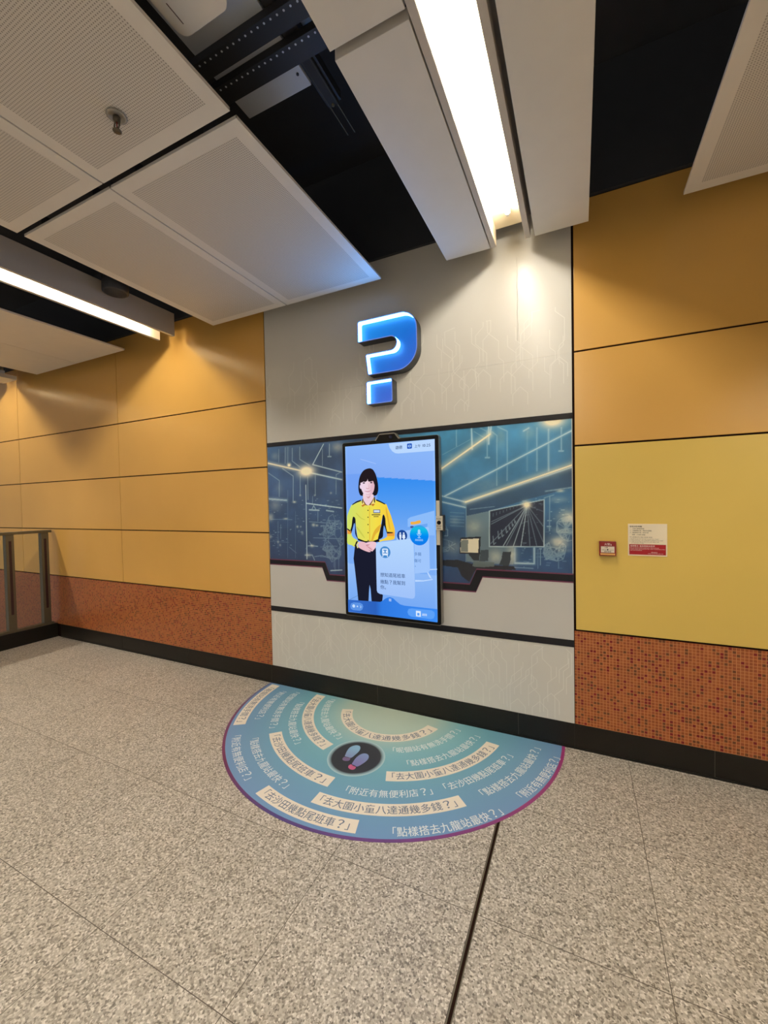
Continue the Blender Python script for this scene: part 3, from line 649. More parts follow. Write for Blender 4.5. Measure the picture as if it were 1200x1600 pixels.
# the woman in the picture
mb = MB(); order = [('neck', 0, 3), ('neck_shade', 1, 3), ('face', 2, 3), ('ear', 2, 3), ('cheek', 3, 3)]
M_skin = glow_gradient('display_skin', [(0.0, rgb(236, 214, 236)), (0.5, rgb(240, 212, 224)), (1.0, rgb(222, 176, 186))], 0, kx(124), kx(236))
for k, mi, s in order: mb.cur = mi; shape(mb, S_[k], 5 + (.5 if k in ('neck_shade', 'ear') else 0) + (1 if k == 'face' else 0) + (1.5 if k == 'cheek' else 0), s)
mb.cur = 4; shape(mb, S_['mouth'], 7, 2); shape(mb, S_['nose'], 7, 2)
mb.cur = 3; shape(mb, S_['nose_side'], 6.8, 2); shape(mb, S_['chin'], 6.8, 2); mb.cur = 1; shape(mb, S_['lip_line'], 7.4, 0)
mb.cur = 5
for k in ('eyeL', 'eyeR'):
    x, z = PT[k]; shape(mb, ellipse(x, z, 9.5, 4.2), 7); shape(mb, [(x - 14, z + 2), (x - 6, z + 7), (x + 6, z + 7), (x + 14, z + 3), (x + 6, z + 5), (x - 6, z + 5)], 7.5)
person = mb.build('person_picture', [px(238, 206, 216), px(206, 158, 166), M_skin, px(226, 184, 198), px(196, 128, 146), px(46, 30, 44)], kiosk)
mb = MB(); shape(mb, S_['hair_back'], 4.5, 4); mb.cur = 1; shape(mb, S_['fringe'], 7.8, 3); mb.build('hair', [px(28, 24, 32), px(36, 27, 32)], person)
M_shirt = glow_gradient('display_shirt', [(0.0, rgb(206, 226, 106)), (0.35, rgb(226, 222, 92)), (0.62, rgb(244, 222, 74)), (1.0, rgb(246, 196, 58))], 0, kx(0), kx(395))
mb = MB()
for k, mi, ly, s in (('sleeve_left', 0, 5, 3), ('sleeve_right', 0, 5, 3), ('torso', 0, 5.5, 0), ('fold', 3, 6, 3), ('side_left', 1, 6, 3), ('side_right', 1, 6, 3), ('epaulet_left', 1, 6, 0), ('epaulet_right', 1, 6, 0),
                  ('band_left', 2, 6, 0), ('band_right', 2, 6, 0), ('band_dark_left', 1, 6.5, 0), ('band_dark_right', 1, 6.5, 0), ('collar_left', 4, 6.5, 0), ('collar_right', 4, 6.5, 0), ('collar_tip_left', 5, 7, 0), ('collar_tip_right', 5, 7, 0),
                  ('collar_stripe_left', 6, 7, 2), ('collar_stripe_right', 6, 7, 2), ('placket', 3, 6.5, 0), ('fold_left', 7, 6, 3), ('fold_chest', 7, 6, 3), ('fold_sleeve', 3, 5.6, 3), ('collar_inner_left', 8, 6.7, 0), ('collar_inner_right', 8, 6.7, 0)):
    mb.cur = mi; shape(mb, S_[k], ly, s)
mb.cur = 1
for k in ('b0', 'b1', 'b2', 'b3', 'b4'): shape(mb, ellipse(*PT[k], 4.6, n=12), 7)
mb.build('yellow_shirt', [M_shirt, px(24, 26, 38), px(238, 158, 60), px(226, 178, 56), px(246, 226, 130), px(196, 122, 40), px(84, 72, 46), px(204, 204, 82), px(120, 78, 58)], person)
(ax, az), (bx, bz) = PT['badge0'], PT['badge1']
mb = MB(); shape(mb, [(ax, bz), (bx, bz), (bx, az), (ax, az)], 7); mb.cur = 1; shape(mb, [(ax + 5, bz + 6), (bx - 5, bz + 6), (bx - 5, az - 4), (ax + 5, az - 4)], 7.5)
mb.cur = 2; shape(mb, [(PT['bs0'][0], PT['bs1'][1]), PT['bs1'], (PT['bs1'][0], PT['bs0'][1]), PT['bs0']], 7)
for i in range(4): shape(mb, rounded_rect(PT['bt0'][0] + i * 10, PT['bt0'][0] + i * 10 + 7, PT['bt1'][1], PT['bt0'][1], 2, 2), 7)
mb.build('name_badge', [px(92, 98, 124), px(204, 218, 236), px(52, 44, 48)], person)
mb = MB(); shape(mb, S_['trousers'], 4.5); mb.cur = 1; shape(mb, S_['belt'], 6.2); mb.build('dark_trousers', [px(26, 28, 46), px(20, 18, 24)], person)
mb = MB(); shape(mb, S_['hand_right'], 7, 3); mb.cur = 1; shape(mb, S_['hand_left'], 7.5, 3); mb.cur = 2; shape(mb, S_['finger_line'], 8, 2)
mb.build('clasped_hands', [px(240, 198, 208), px(234, 188, 198), px(196, 130, 140)], person)
mb = MB(); shape(mb, S_['cuff_left'], 7.8); mb.cur = 1; shape(mb, S_['cuff_band'], 8.2); mb.build('shirt_cuff', [px(28, 26, 34), px(240, 226, 130)], person)
# buttons and cards laid over the picture
wc = MB(); x, z = PT['wc']; shape(wc, ellipse(x, z, 39), 8.6)
wc.cur = 1
for s in (-1, 1):
    shape(wc, ellipse(x + s * 13, z + 16, 6), 9); shape(wc, [(x + s * 13 - 8, z + 8), (x + s * 13 + 8, z + 8), (x + s * 13 + (12 if s > 0 else 7), z - 18), (x + s * 13 - (12 if s > 0 else 7), z - 18)], 9)
    shape(wc, [(x + s * 13 - 5, z - 18), (x + s * 13 + 5, z - 18), (x + s * 13 + 5, z - 30), (x + s * 13 - 5, z - 30)], 9)
wc.build('restroom_button', [px(28, 70, 150), px(224, 238, 255)], kiosk)
card = MB(); shape(card, S_['card'], 10); cardo = card.build('message_card', glow_gradient('display_card', [(0, rgb(160, 194, 250)), (1, rgb(180, 214, 254))], 2, kz(140), kz(540)), kiosk)
y = layer(11)
for t, k in (('想知道尾班車', 'l1a'), ('幾點？我幫到', 'l2a'), ('你', 'l3a'), ('。', 'l3b')):
    mb = MB(); write_line(mb, t, kx(PT[k][0]), kz(PT[k][1] + (4 if k == 'l2a' else 2)), .0325, y, .008); mb.build('lettering', px(56, 84, 132), cardo)
mb = MB(); x, z = PT['icon']; shape(mb, ellipse(x, z, 42), 11); mb.cur = 1
shape(mb, rounded_rect(x - 23, x + 23, z - 22, z + 26, 9, 4), 11.5)
for s in (-1, 1): shape(mb, [(x + s * 12, z - 20), (x + s * 18, z - 20), (x + s * 23, z - 33), (x + s * 17, z - 33)], 11.5)
mb.cur = 0; shape(mb, [(x - 14, z + 18), (x + 14, z + 18), (x + 14, z + 11), (x - 14, z + 11)], 12); shape(mb, [(x - 5, z + 14), (x + 5, z + 14), (x + 5, z - 8), (x - 5, z - 8)], 12); shape(mb, [(x - 18, z - 4), (x + 18, z - 4), (x + 18, z - 9), (x - 18, z - 9)], 12)
mb.build('train_icon', [px(74, 140, 206), px(222, 236, 255)], cardo)
mb = MB(); x, z = PT['mic']; shape(mb, ellipse(x, z, 69, 69, 40), 12)
mico = mb.build('microphone_button', glow_gradient('display_mic', [(0, rgb(20, 120, 232)), (0.45, rgb(0, 138, 244)), (0.8, rgb(20, 190, 226)), (1, rgb(60, 150, 236))], 2, kz(515), kz(655)), kiosk)
mb = MB(); shape(mb, rounded_rect(x - 9, x + 9, z + 4, z + 40, 9, 5), 12.5)
a = [(x + 16 * math.cos(math.radians(t)), z + 14 + 20 * math.sin(math.radians(t))) for t in range(180, 361, 15)]; b = [(x + 13 * math.cos(math.radians(t)), z + 14 + 16.5 * math.sin(math.radians(t))) for t in range(360, 179, -15)]
shape(mb, a + b, 12.5); shape(mb, [(x - 2, z - 5), (x + 2, z - 5), (x + 2, z - 16), (x - 2, z - 16)], 12.5); shape(mb, [(x - 11, z - 15), (x + 11, z - 15), (x + 11, z - 19), (x - 11, z - 19)], 12.5)
write_line(mb, '按此說話', kx(x - 30), kz(z - 38), .0145, layer(12.5), .02); mb.build('microphone_icon', px(170, 214, 252), mico)
mb = MB(); shape(mb, S_['banner'], 2); bano = mb.build('status_banner', px(186, 216, 255), kiosk)
y = layer(3)
for t, u, s in (('啟德', PT['k0'][0], .026), ('上午', PT['t0'][0], .0235), ('10:25', PT['t0'][0] + 55, .0265)):
    mb = MB(); write_line(mb, t, kx(u), kz(1184), s, y, .012); mb.build('lettering', px(34, 60, 112), bano)
(ax, az), (bx, bz) = PT['ic0'], PT['ic1']; bz = az + 36
mb = MB(); shape(mb, rounded_rect(ax, bx, az, bz, 6, 4), 3); mb.cur = 1; shape(mb, rounded_rect(ax + 7, bx - 7, az + 10, bz - 10, 8, 4), 3.5); mb.cur = 0; shape(mb, rounded_rect(ax + 12, bx - 12, az + 14, bz - 14, 4, 4), 4)
mb.build('weather_icon', [px(34, 88, 190), px(170, 208, 252)], bano)
mb = MB(); shape(mb, S_['menu_bar'], 9); meno = mb.build('menu_bar', glow_gradient('display_menu', [(0, rgb(52, 108, 202)), (0.33, rgb(44, 98, 190)), (0.4, rgb(48, 122, 226)), (1, rgb(60, 140, 244))], 0, kx(0), kx(693)), kiosk)
mb = MB(); shape(mb, S_['pill_left'], 10); mb.cur = 1; shape(mb, ellipse(*PT['gl'], 12), 10.5); shape(mb, ellipse(*PT['dot'], 6), 10.5)
x, z = PT['chev']; shape(mb, [(x - 5, z + 9), (x, z + 9), (x + 6, z), (x, z - 9), (x - 5, z - 9), (x + 1, z)], 10.5); mb.build('language_button', [px(92, 148, 230), px(196, 222, 255)], meno)
mb = MB(); shape(mb, S_['pill_right'], 10); mb.cur = 1; (ax, az), (bx, bz) = PT['sq0'], PT['sq1']; shape(mb, [(ax, az), (bx, az), (bx, bz), (ax, bz)], 10.5)
mb.cur = 0; shape(mb, rounded_rect(ax + 9, bx - 9, az + 7, bz - 14, 3, 3), 11); mb.cur = 1; write_line(mb, '返回', kx(PT['bk0'][0]), kz(PT['bk0'][1]), .018, layer(11), .025)
mb.build('back_button', [px(92, 160, 248), px(220, 236, 255)], meno)
mb = MB(); x, z = PT['home']
for i in (-1, 1):
    for j in (-1, 1): shape(mb, rounded_rect(x + i * 5 - 3.6, x + i * 5 + 3.6, z + j * 5 - 3.6, z + j * 5 + 3.6, 1, 2), 10)
mb.build('home_icon', px(206, 226, 255), meno)
# taped-on microphone label at the right edge
M_paper = paint('paper_label', rgb(214, 206, 188), 0.7)
strip = MB(); strip.box(kx(696), kx(719), -.0612, -.0600, kz(521), kz(819)); strip.build('paper_strip', M_paper, kiosk)
mb = MB(); mb.box(kx(697), kx(742), -.0760, -.0613, kz(622), kz(716), .002); mbo = mb.build('microphone_box', M_paper, kiosk)
mb = MB(); mb.cyl((kx(719), -.0755, kz(672)), (kx(719), -.0772, kz(672)), .014); mb.build('microphone_hole', M_black, mbo)
mb = MB()
for t, v in (('PLEASE', 694), ('SPEAK', 645), ('HERE', 630)):
    wd = write_width(t); s = .0115 if t != 'PLEASE' else .0105; write_line(mb, t, kx(719.5) - wd * s * .5 * .92, kz(v), s, -.0764, .02, .92)
mb.build('lettering', paint('label_ink', rgb(40, 36, 34), .8), mbo)
mb = MB(); mb.box(kx(722), kx(746), -.058, -.020, kz(612), kz(722), .004); mb.build('microphone_body', M_darkmetal, kiosk)

# ------------------------------------------------------------------ floor sticker
CX, CY = -1.2300, -0.0390; RAD = 1.143
stk = thing('floor_sticker', 'half round blue floor sticker with rings of white lettering in front of the display', 'floor sticker', (CX, CY, 0))
def sticker_mat():
    w = NT('sticker_print'); v = w.coords(); s = w.xyz(v)
    r = w.math('SQRT', w.math('ADD', w.math('MULTIPLY', s[0], s[0]), w.math('MULTIPLY', s[1], s[1])))
    f = w.math('DIVIDE', r, RAD)
    c = w.ramp(f, [(0.0, rgb(186, 200, 184)), (0.28, rgb(174, 196, 184)), (0.44, rgb(126, 178, 188)), (0.60, rgb(110, 164, 182)), (0.78, rgb(108, 154, 184)), (1.0, rgb(108, 144, 186))])
    w.color(c); w.rough(0.42); return w.m
def rim_mat():
    w = NT('sticker_rim_print'); s = w.xyz(w.coords()); f = w.math('DIVIDE', w.math('ADD', s[0], RAD), 2 * RAD)
    w.color(w.ramp(f, [(0.0, rgb(88, 110, 160)), (0.03, rgb(108, 62, 100)), (0.20, rgb(104, 46, 84)), (0.45, rgb(76, 62, 122)), (0.7, rgb(104, 62, 122)), (1.0, rgb(144, 48, 108))])); w.rough(.42); return w.m
T0, T1 = 180 - 1.70, 360 + 1.70
def sp(r, t, z): return (r * math.cos(math.radians(t)), r * math.sin(math.radians(t)), z)
mb = MB(); mb.face([sp(RAD - .012, T0 + (T1 - T0) * i / 160, .0012) for i in range(161)]); mb.build('printed_sheet', sticker_mat(), stk)
mb = MB()
for i in range(160):
    a, b = T0 + (T1 - T0) * i / 160, T0 + (T1 - T0) * (i + 1) / 160
    mb.face([sp(RAD - .018, a, .0015), sp(RAD - .018, b, .0015), sp(RAD, b, .0015), sp(RAD, a, .0015)])
    mb.face([sp(RAD, a, .0), sp(RAD, b, .0), sp(RAD, b, .0015), sp(RAD, a, .0015)])
mb.build('rim_stripe', rim_mat(), stk)
M_cream = paint('cream_print', rgb(232, 220, 202), .5); M_ink = paint('slate_ink', rgb(98, 110, 128), .5); M_pale = paint('pale_ink', rgb(222, 226, 224), .5)
Q1, Q2, Q3, Q4, Q5 = '「去大圍小童八達通幾多錢？」', '「呢個站有無洗手間？」', '「點樣搭去九龍站最快？」', '「去沙田幾點尾班車？」', '「附近有無便利店？」'
def ring_text(mb, text, r0, r1, t0, t1, z, size=.060):
    n = len(text) - 1                                                  # the corner brackets take half a cell each
    pos = 0.0
    for ch in text:
        w = .5 if ch in '「」' else 1.0
        mid = pos + w / 2; pos += w
        f = mid / n; r = r0 + (r1 - r0) * f; t = math.radians(t0 + (t1 - t0) * f)
        cell = r * math.radians(t1 - t0) / n
        ux, uy = -math.sin(t), math.cos(t); vx, vy = -math.cos(t), -math.sin(t)
        cx, cy = r * math.cos(t), r * math.sin(t); vs, fs = glyph(ch, .007)
        off = .75 if ch == '「' else (.25 if ch == '」' else .5)
        mb.raw([(cx + (v[0] - off) * cell * ux + (v[1] - .38) * size * vx, cy + (v[0] - off) * cell * uy + (v[1] - .38) * size * vy, z + v[2] * .0001) for v in vs], fs)
STRIPS = [(Q1, .325, .345, -162, -13.5), (Q1, .614, .582, -180.5, -108.5), (Q1, .701, .744, -68.5, -8.5), (Q4, .815, .816, -137, -89.5), (Q1, .945, .957, -90.5, -44), (Q4, 1.056, 1.066, -106.5, -74.5), (Q2, 1.068, 1.064, -180.5, -147)]
for q, r0, r1, t0, t1 in STRIPS:
    mb = MB(); n = 40; hw = .0405
    for i in range(n):
        f, g = i / n, (i + 1) / n; a, b = t0 + (t1 - t0) * f, t0 + (t1 - t0) * g; ra, rb = r0 + (r1 - r0) * f, r0 + (r1 - r0) * g
        mb.face([sp(ra - hw, a, .0016), sp(rb - hw, b, .0016), sp(rb + hw, b, .0016), sp(ra + hw, a, .0016)])
    s = mb.build('cream_strip', M_cream, stk)
    m = math.degrees(.026 / ((r0 + r1) / 2)); mb = MB(); ring_text(mb, q, r0, r1, max(t0, -179.5) + m, t1 - m * 1.15, .0019); mb.build('lettering', M_ink, s)
for q, r0, r1, t0, t1 in [(Q3, .498, .462, -179, -110), (Q3, .705, .700, -168, -122), (Q2, .822, .828, -178.5, -141), (Q5, .934, .945, -177, -150), (Q5, 1.060, 1.062, -140, -113), (Q3, .950, .955, -136, -101), (Q5, .838, .842, -83, -51),
                         (Q4, .838, .866, -47, -12), (Q3, .958, .986, -37.5, -2.5), (Q5, 1.078, 1.100, -29, -5), (Q3, 1.084, 1.092, -66, -36.5), (Q2, .462, .494, -66, -4.5), (Q3, .597, .628, -58, -5.5)]:
    mb = MB(); ring_text(mb, q, r0, r1, t0, t1, .0017); mb.build('lettering', M_pale, stk)
def disc_mat():
    w = NT('footprint_disc_print'); s = w.xyz(w.coords()); dx = w.math('SUBTRACT', s[0], -1.2065 - CX); dy = w.math('SUBTRACT', s[1], -.610 - CY)
    r = w.math('SQRT', w.math('ADD', w.math('MULTIPLY', dx, dx), w.math('MULTIPLY', dy, dy)))
    w.color(w.ramp(w.math('DIVIDE', r, .172), [(0.0, rgb(34, 38, 48)), (0.84, rgb(36, 40, 50)), (0.945, rgb(150, 178, 186)), (1.0, rgb(178, 204, 206))])); w.rough(.42); return w.m
mb = MB(); mb.face([(a - CX, b - CY, .0018) for a, b in ellipse(-1.2065, -.610, .172, n=64)]); disc = mb.build('footprint_disc', disc_mat(), stk)
for side, c_top, c_heel in (('left', (134, 176, 206), (112, 92, 132)), ('right', (120, 148, 190), (186, 84, 128))):
    w = NT('footprint_print'); s = w.xyz(w.coords())
    f = w.math('DIVIDE', w.math('ADD', s[1], .64), .14); w.color(w.ramp(f, [(0, rgb(120, 112, 168)), (1, rgb(*c_top))])); w.rough(.42)
    mb = MB(); mb.face([(a - CX, b - CY, .0021) for a, b in spline(FOOTPRINTS['sole_' + side], 4)])
    mb.cur = 1; mb.face([(a - CX, b - CY, .0021) for a, b in spline(FOOTPRINTS['heel_' + side], 4)])
    mb.build('footprint', [w.m, paint('heel_print', rgb(*c_heel), .42)], disc)

# ------------------------------------------------------------------ call point and notice
cp = thing('fire_alarm_call_point', 'small dark red break glass fire alarm box on the yellow wall', 'fire alarm', (.1455, 0, 1.2215))
M_red = paint('alarm_red', rgb(128, 22, 22), .4); M_cpw = paint('alarm_glass', rgb(222, 210, 190), .3); M_inkk = paint('black_ink', rgb(44, 38, 34), .7); M_wink = paint('white_ink', rgb(232, 214, 206), .7)
MB().box(-.0425, .0425, -.034, 0, -.041, .041, .002).build('box', M_red, cp)
gl_ = MB().box(-.034, .034, -.0352, -.0338, -.022, .013, .0005).build('glass_plate', M_cpw, cp)
mb = MB(); mb.cyl((0, -.0351, -.0055), (0, -.0362, -.0055), .0042, n=16)
for t, x, z, s in (('火警', -.016, .0035, .0085), ('BREAK', -.029, -.009, .0066), ('GLASS', .009, -.009, .0066), ('壓碎玻璃', -.017, -.019, .0085)): write_line(mb, t, x, z, s, -.0355, .01)
mb.build('lettering', M_inkk, gl_)
mb = MB(); write_line(mb, '火警', -.017, .020, .015, -.0345, .01)
mb.face([(.0005 + .013, -.0345, .019), (.020, -.0345, .019), (.017, -.0345, .030)]); mb.build('lettering', M_wink, cp)
MB().box(-.037, .037, -.0350, -.0338, -.036, -.0265).build('test_strip', paint('brass_strip', rgb(222, 168, 92), .4), cp)
nx0, nx1, nz0, nz1 = .249, .435, 1.183, 1.363
no = thing('fire_hose_notice', 'white and red fire hose reel instruction notice beside the red alarm box', 'notice', ((nx0 + nx1) / 2, 0, nz0))
hw = (nx1 - nx0) / 2; hh = nz1 - nz0
MB().box(-hw, hw, -.004, 0, 0, hh, .0008).build('plate', paint('notice_white', rgb(234, 218, 188), .4), no)
mb = MB(); mb.face([(-hw + .006, -.0044, .007), (hw - .006, -.0044, .007), (hw - .006, -.0044, .065), (-hw + .006, -.0044, .065)]); rp = mb.build('red_field', paint('notice_red', rgb(156, 8, 22), .4), no)
mb = MB()
for t, z, s, x in (('使用消防喉轆', .1615, .0100, 0), ('一、打碎火警鐘掣玻璃', .1500, .0070, 0), ('二、先開總喉水掣，然後拉出膠喉', .1390, .0070, 0), ('三、開啟喉咀水掣，射向火焰', .1280, .0070, 0), ('根部，以水將火撲滅', .1165, .0070, .012),
                  ('TO OPERATE FIRE HOSE REEL', .1025, .0074, 0), ('1. BREAK GLASS OF THE FIRE ALARM CALL POINT', .0930, .0056, 0), ('2. OPEN CONTROL VALVE BEFORE RUNNING OUT HOSE', .0850, .0056, 0), ('3. TURN ON WATER AT NOZZLE AND DIRECT JET', .0770, .0056, 0), ('AT THE BASE OF FIRE', .0700, .0056, .008)):
    k = min(1.0, (2 * hw - .016 - x) / (write_width(t) * s)); write_line(mb, t, -hw + .008 + x, z, s, -.0044, .008, k)
mb.build('lettering', M_inkk, no)
mb = MB()
for t, z, s, x in (('濫用喉水 最高罰款及監禁', .0520, .0105, 0), ('USE OF WATER FROM HOSE REEL FOR PURPOSES', .0435, .0056, 0), ('OTHER THAN FIRE FIGHTING MAY LEAD TO PROSECUTION', .0365, .0056, 0), ('AND IMPRISONMENT', .0295, .0056, 0), ('消防處處長', .0185, .0062, .10), ('DIRECTOR OF FIRE SERVICES', .0120, .0050, .085)):
    k = min(1.0, (2 * hw - .020 - x) / (write_width(t) * s)); write_line(mb, t, -hw + .010 + x, z, s, -.0048, .01, k)
mb.build('lettering', M_wink, rp)

# ------------------------------------------------------------------ ceiling panels
ZC = 3.04
def ceiling_panel(x0, x1, y0, y1, label, group='square edged metal ceiling panels', border=.062, holes=True):
    cx, cy = (x0 + x1) / 2, (y0 + y1) / 2; t = thing('ceiling_panel', label, 'ceiling panel', (cx, cy, ZC), group)
    a, b = (x1 - x0) / 2, (y1 - y0) / 2
    mb = MB(); mb.box(-a, a, -b, b, 0, .004); mb.box(-a, -a + .003, -b, b, .004, .014); mb.box(a - .003, a, -b, b, .004, .014); mb.box(-a, a, -b, -b + .003, .004, .014); mb.box(-a, a, b - .003, b, .004, .014)
    mb.build('tray', M_tray, t)
    if holes: mb = MB(); mb.box(-a + border, a - border, -b + border, b - border, -.0006, .001); mb.build('perforated_field', M_perf, t)
    for s in (-1, 1): MB().box(s * a * .6 - .02, s * a * .6 + .02, -b, b, .014, .07).build('hanging_channel', M_darkmetal, t)
    return t
Y0, Y1, Y2 = -.120, -1.437, -1.470; Y3 = -2.787
ceiling_panel(-2.016, -1.213, Y1, Y0, 'perforated ceiling panel beside the grey graphic, catching the blue sign glow')
ceiling_panel(-2.800, -2.025, Y1, Y0, 'perforated ceiling panel reaching the yellow wall, between the blue lit panel and a hanging trough light')
pan_spr = ceiling_panel(-2.016, -1.213, Y3, Y2, 'large perforated ceiling panel pierced by the sprinkler')
ceiling_panel(-2.800, -2.025, Y3, Y2, 'perforated ceiling panel cut off by the photo edge, next to the sprinkler panel')
ceiling_panel(.488, 1.290, Y1, Y0, 'perforated ceiling panel alone beyond the empty black void, over the amber wall')
ceiling_panel(-4.778, -3.990, Y1, Y0, 'ceiling panel just beyond the hanging trough light, the one beside the lamp', holes=False)
ceiling_panel(-5.570, -4.785, Y1, Y0, 'ceiling panel over the glass railing, the one farther from the lamp', holes=False)
def batten(x0, x1, y0, y1, label):
    t = thing('batten_panel', label, 'ceiling panel', ((x0 + x1) / 2, (y0 + y1) / 2, ZC), 'narrow plain ceiling panels beside the trough light')
    a, b = (x1 - x0) / 2, (y1 - y0) / 2
    MB().box(-a, a, -b, b, 0, .045, .0015).build('tray', M_batten, t)
    for s in (-1, 1): MB().box(-a, a, s * b * .8 - .02, s * b * .8 + .02, .045, .08).build('hanging_channel', M_duct, t)
batten(-.752, -.477, Y1 - .006, Y0, 'narrow plain ceiling panel between the trough light and the gap, ending near the grey wall')
batten(-.752, -.477, Y3, Y2 - .004, 'narrow plain ceiling panel beside the cable channels, cut off by the top photo edge')
batten(-.222, .057, Y1, Y0, 'narrow plain ceiling panel between the trough light and the empty black void')
batten(-6.290, -6.010, Y1, Y0, 'tiny visible corner of a narrow ceiling panel above the glass railing at the photo edge')

# ------------------------------------------------------------------ trough lights
def trough(xc, label, y0=-.122, y1=-8.0, tubes=6):
    t = thing('trough_light', label, 'ceiling light', (xc, y0, ZC), 'linear fluorescent trough lights')
    L = y1 - y0
    for s in (-1, 1):
        x = s * .0985
        MB().box(min(x - .014, x + .014), max(x - .014, x + .014), L, 0, 0, .200, .001).build('side_plate', M_trough, t)
        MB().box(s * .0838 - .0006, s * .0838 + .0006, L, -.001, .0015, .102).build('side_reflector', M_reflect, t)
    MB().box(-.0845, .0845, L, 0, .102, .112).build('top_reflector', M_reflect, t)
    for k in range(tubes):
        a = -.165 - k * 1.25; b = a - 1.19
        tb = MB().cyl((.012, a - .02, .062), (.012, b + .02, .062), .0135, n=12, caps=False).build('lamp_tube', M_tube, t)
        for e, s in ((a, 1), (b, -1)):
            cp_ = MB(); cp_.cyl((.012, e, .062), (.012, e - s * .022, .062), .0132, n=14); cp_.cyl((.012, e + s * .012, .062), (.012, e, .062), .005, n=10)
            cp_.box(.004, .020, e - .007, e + .007, .062, .103); cp_.build('tube_holder', M_cap, tb)
    for k in range(6): MB().cyl((0, -.5 - k * 1.2, .112), (0, -.5 - k * 1.2, .91), .005, n=8).build('hanger_rod', M_darkmetal, t)
    return t
trough(-.3585, 'bright trough light with bare fluorescent tube running to the grey wall')
trough(-3.3875, 'bright trough light over the amber wall, beyond the perforated panels and the drum speaker')
trough(-6.4165, 'far trough light over the railing, seen mostly by its glow on the wall')
trough(2.6705, 'added unseen trough light outside the photo beyond the fire hose notice')  # unseen extra trough, added at the same spacing to light wall_right

# ------------------------------------------------------------------ things in the ceiling void
spk = thing('sprinkler_head', 'small dull metal sprinkler hanging from the perforated ceiling panel', 'sprinkler', (-1.618, -1.654, ZC))
M_brass = paint('dull_brass', rgb(104, 94, 78), .45, .5)
MB().lathe((0, 0, 0), [(.0, -.001), (.030, -.001), (.034, -.004), (.036, -.006), (.026, -.007), (.024, -.003), (.0, -.003)]).build('rosette', paint('rosette_paint', rgb(168, 160, 148), .6), spk)
MB().lathe((0, 0, 0), [(.0, -.008), (.013, -.008), (.013, -.022), (.009, -.027), (.0, -.027)]).build('body', M_brass, spk)
mb = MB()
for s in (-1, 1): mb.tube([(s * .010, 0, -.022), (s * .016, 0, -.034), (s * .013, 0, -.048), (s * .003, 0, -.058)], .0028)
mb.build('frame_arms', M_brass, spk)
MB().cyl((0, 0, -.026), (0, 0, -.056), .0024, n=10).build('glass_bulb', paint('bulb_red', rgb(120, 40, 30), .2), spk)
MB().lathe((0, 0, 0), [(.0, -.057), (.006, -.057), (.016, -.060), (.016, -.062), (.0, -.062)], 20).build('deflector', M_brass, spk)
dr = thing('ceiling_speaker', 'dark drum shaped speaker tucked between the perforated panel and a hanging trough light', 'speaker', (-3.155, -.715, 3.13))
MB().lathe((0, 0, 0), [(.0, .0), (.080, .0), (.088, .006), (.088, .12), (.05, .14), (.0, .14)]).build('drum', M_darkmetal, dr)
MB().lathe((0, 0, 0), [(.0, -.002), (.072, -.002), (.074, .001)], 24).build('grille', M_void, dr)
MB().cyl((0, 0, .13), (0, 0, .82), .012, n=10).build('drop_rod', M_darkmetal, dr)
ep = thing('equipment_cover', 'pale rounded corner cover plate above the ceiling gap at the top edge', 'cover plate', (-1.130, -1.996, 3.15))
mb = MB(); mb.prism(rounded_rect(-.113, .110, -.35, .350, .035), 'z', 0, .05); mb.build('cover', M_tray, ep)
MB().box(-.075, -.072, .250, .315, -.0006, .001).build('scratch', paint('scratch_line', rgb(90, 60, 50), .6), ep)
for s in (-1, 1): MB().cyl((0, s * .25, .05), (0, s * .25, .22), .006, n=8).build('hanger_rod', M_darkmetal, ep)
du = thing('air_duct', 'grey sheet metal duct in the dark ceiling gap beyond the cable channels', 'duct', (-1.27, -1.6, 3.42))
MB().box(-.19, .180, -.9, .51, 0, .30, .003).build('casing', M_duct, du)
MB().box(.235, .300, -.9, .395, .052, .064).build('side_plate', M_duct, du)
MB().cyl((.155, .44, -.001), (.155, .44, -.006), .006, n=10).build('screw', M_darkmetal, du)
MB().box(.180, .36, -.7, -.66, .10, .14).build('bracket', M_darkmetal, du)
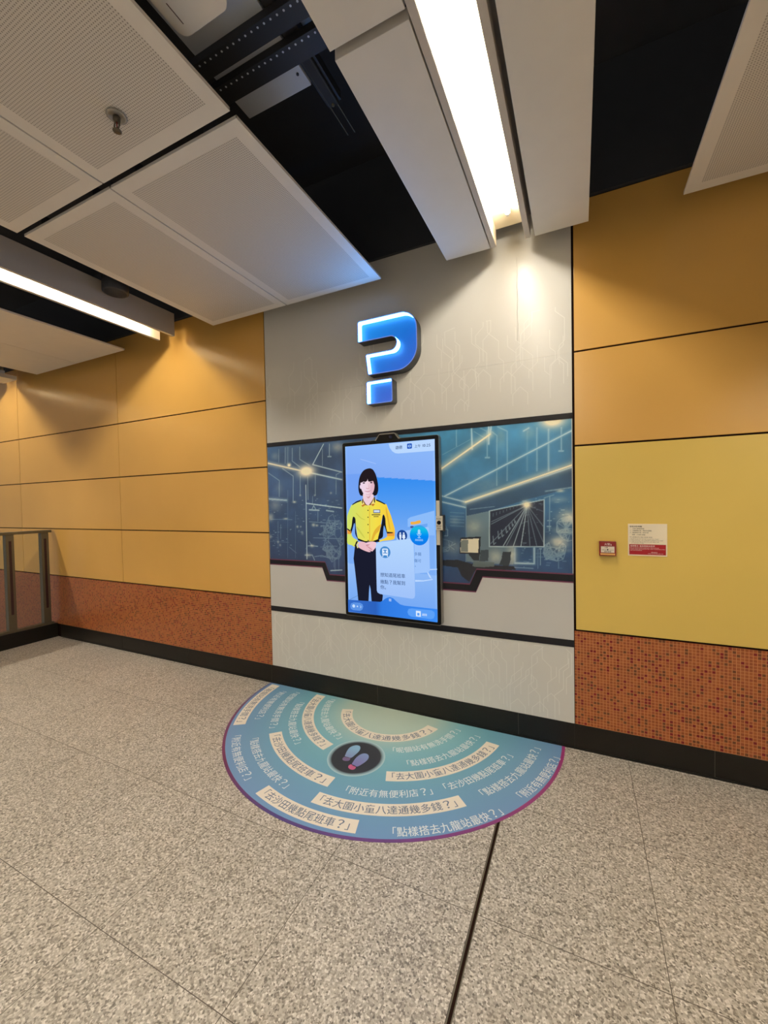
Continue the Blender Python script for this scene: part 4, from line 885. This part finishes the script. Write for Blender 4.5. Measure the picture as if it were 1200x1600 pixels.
for k, (a, b, lab) in enumerate(((-1.298, -1.215, 'dark perforated cable channel crossing the ceiling gap, the one closer to the wall'), (-1.412, -1.338, 'dark perforated cable channel crossing the ceiling gap, the one closer to the rounded cover plate'))):
    t = thing('cable_channel', lab, 'cable channel', (-1.1, (a + b) / 2, 3.385), 'slotted cable channels in the ceiling gap'); h = (b - a) / 2
    mb = MB(); mb.box(-.42, .50, -h, h, .0, .004); mb.box(-.42, .50, -h, -h + .003, .004, .034); mb.box(-.42, .50, h - .003, h, .004, .034); mb.build('channel', M_darkmetal, t)
    mb = MB()
    for i in range(26): mb.cyl((-.38 + i * .032, -h + .014, -.0004), (-.38 + i * .032, -h + .014, .001), .0045, n=8)
    s = mb.build('slot_holes', M_duct, t)
hr = thing('hanger_rail', 'dark slotted hanger rail with two thin rods in the ceiling gap', 'rail', (-1.045, -1.03, 3.39))
MB().box(-.038, .038, -.60, .06, .034, .075).build('rail', M_darkmetal, hr)
for s in (-1, 1): MB().cyl((s * .020, -.18, .020), (s * .020, .225, .020), .0022, n=8).build('rod', M_steel, hr)
MB().lathe((.0, .05, .012), [(.0, 0), (.007, 0), (.007, .012), (.012, .012), (.012, .024), (.0, .024)], 12).build('nut', M_steel, hr)
MB().box(-.026, .026, -.18, .06, .018, .036).build('slot_strip', M_void, hr)

# ------------------------------------------------------------------ glass railing at the far left
RX = -5.62
rl = thing('glass_railing', 'metal framed glass railing on a black kerb where the amber wall ends', 'railing', (RX, 0, 0))
MB().box(-.055, .045, -3.2, -.006, 0, .160, .003).build('kerb', M_base, rl)
MB().box(-.045, .030, -3.2, -.035, .160, .185, .002).build('bottom_rail', M_steel, rl)
MB().box(-.040, .040, -3.2, -.030, 1.232, 1.262, .004).build('handrail', M_steel, rl)
ys = [-.095 - .325 * k for k in range(9)]
M_pane = NT('railing_glass'); M_pane.color((0.86, 0.88, 0.84, 1)); M_pane.rough(0.02); M_pane.bsdf.inputs['Transmission Weight'].default_value = 1.0; M_pane.bsdf.inputs['IOR'].default_value = 1.05
M_slot = paint('maroon_slot', rgb(44, 12, 14), .5)
for y in ys:
    p = MB().box(-.036, .030, y - .036, y + .036, .185, 1.232, .002).build('post', M_steel, rl)
    MB().box(.0295, .0310, y - .012, y + .012, .36, 1.165).build('slot', M_slot, p)
for a, b in zip(ys, ys[1:]): MB().box(-.010, -.004, b + .037, a - .037, .190, 1.228).build('glass_pane', M_pane.m, rl)

bpy.data.objects.remove(_to)
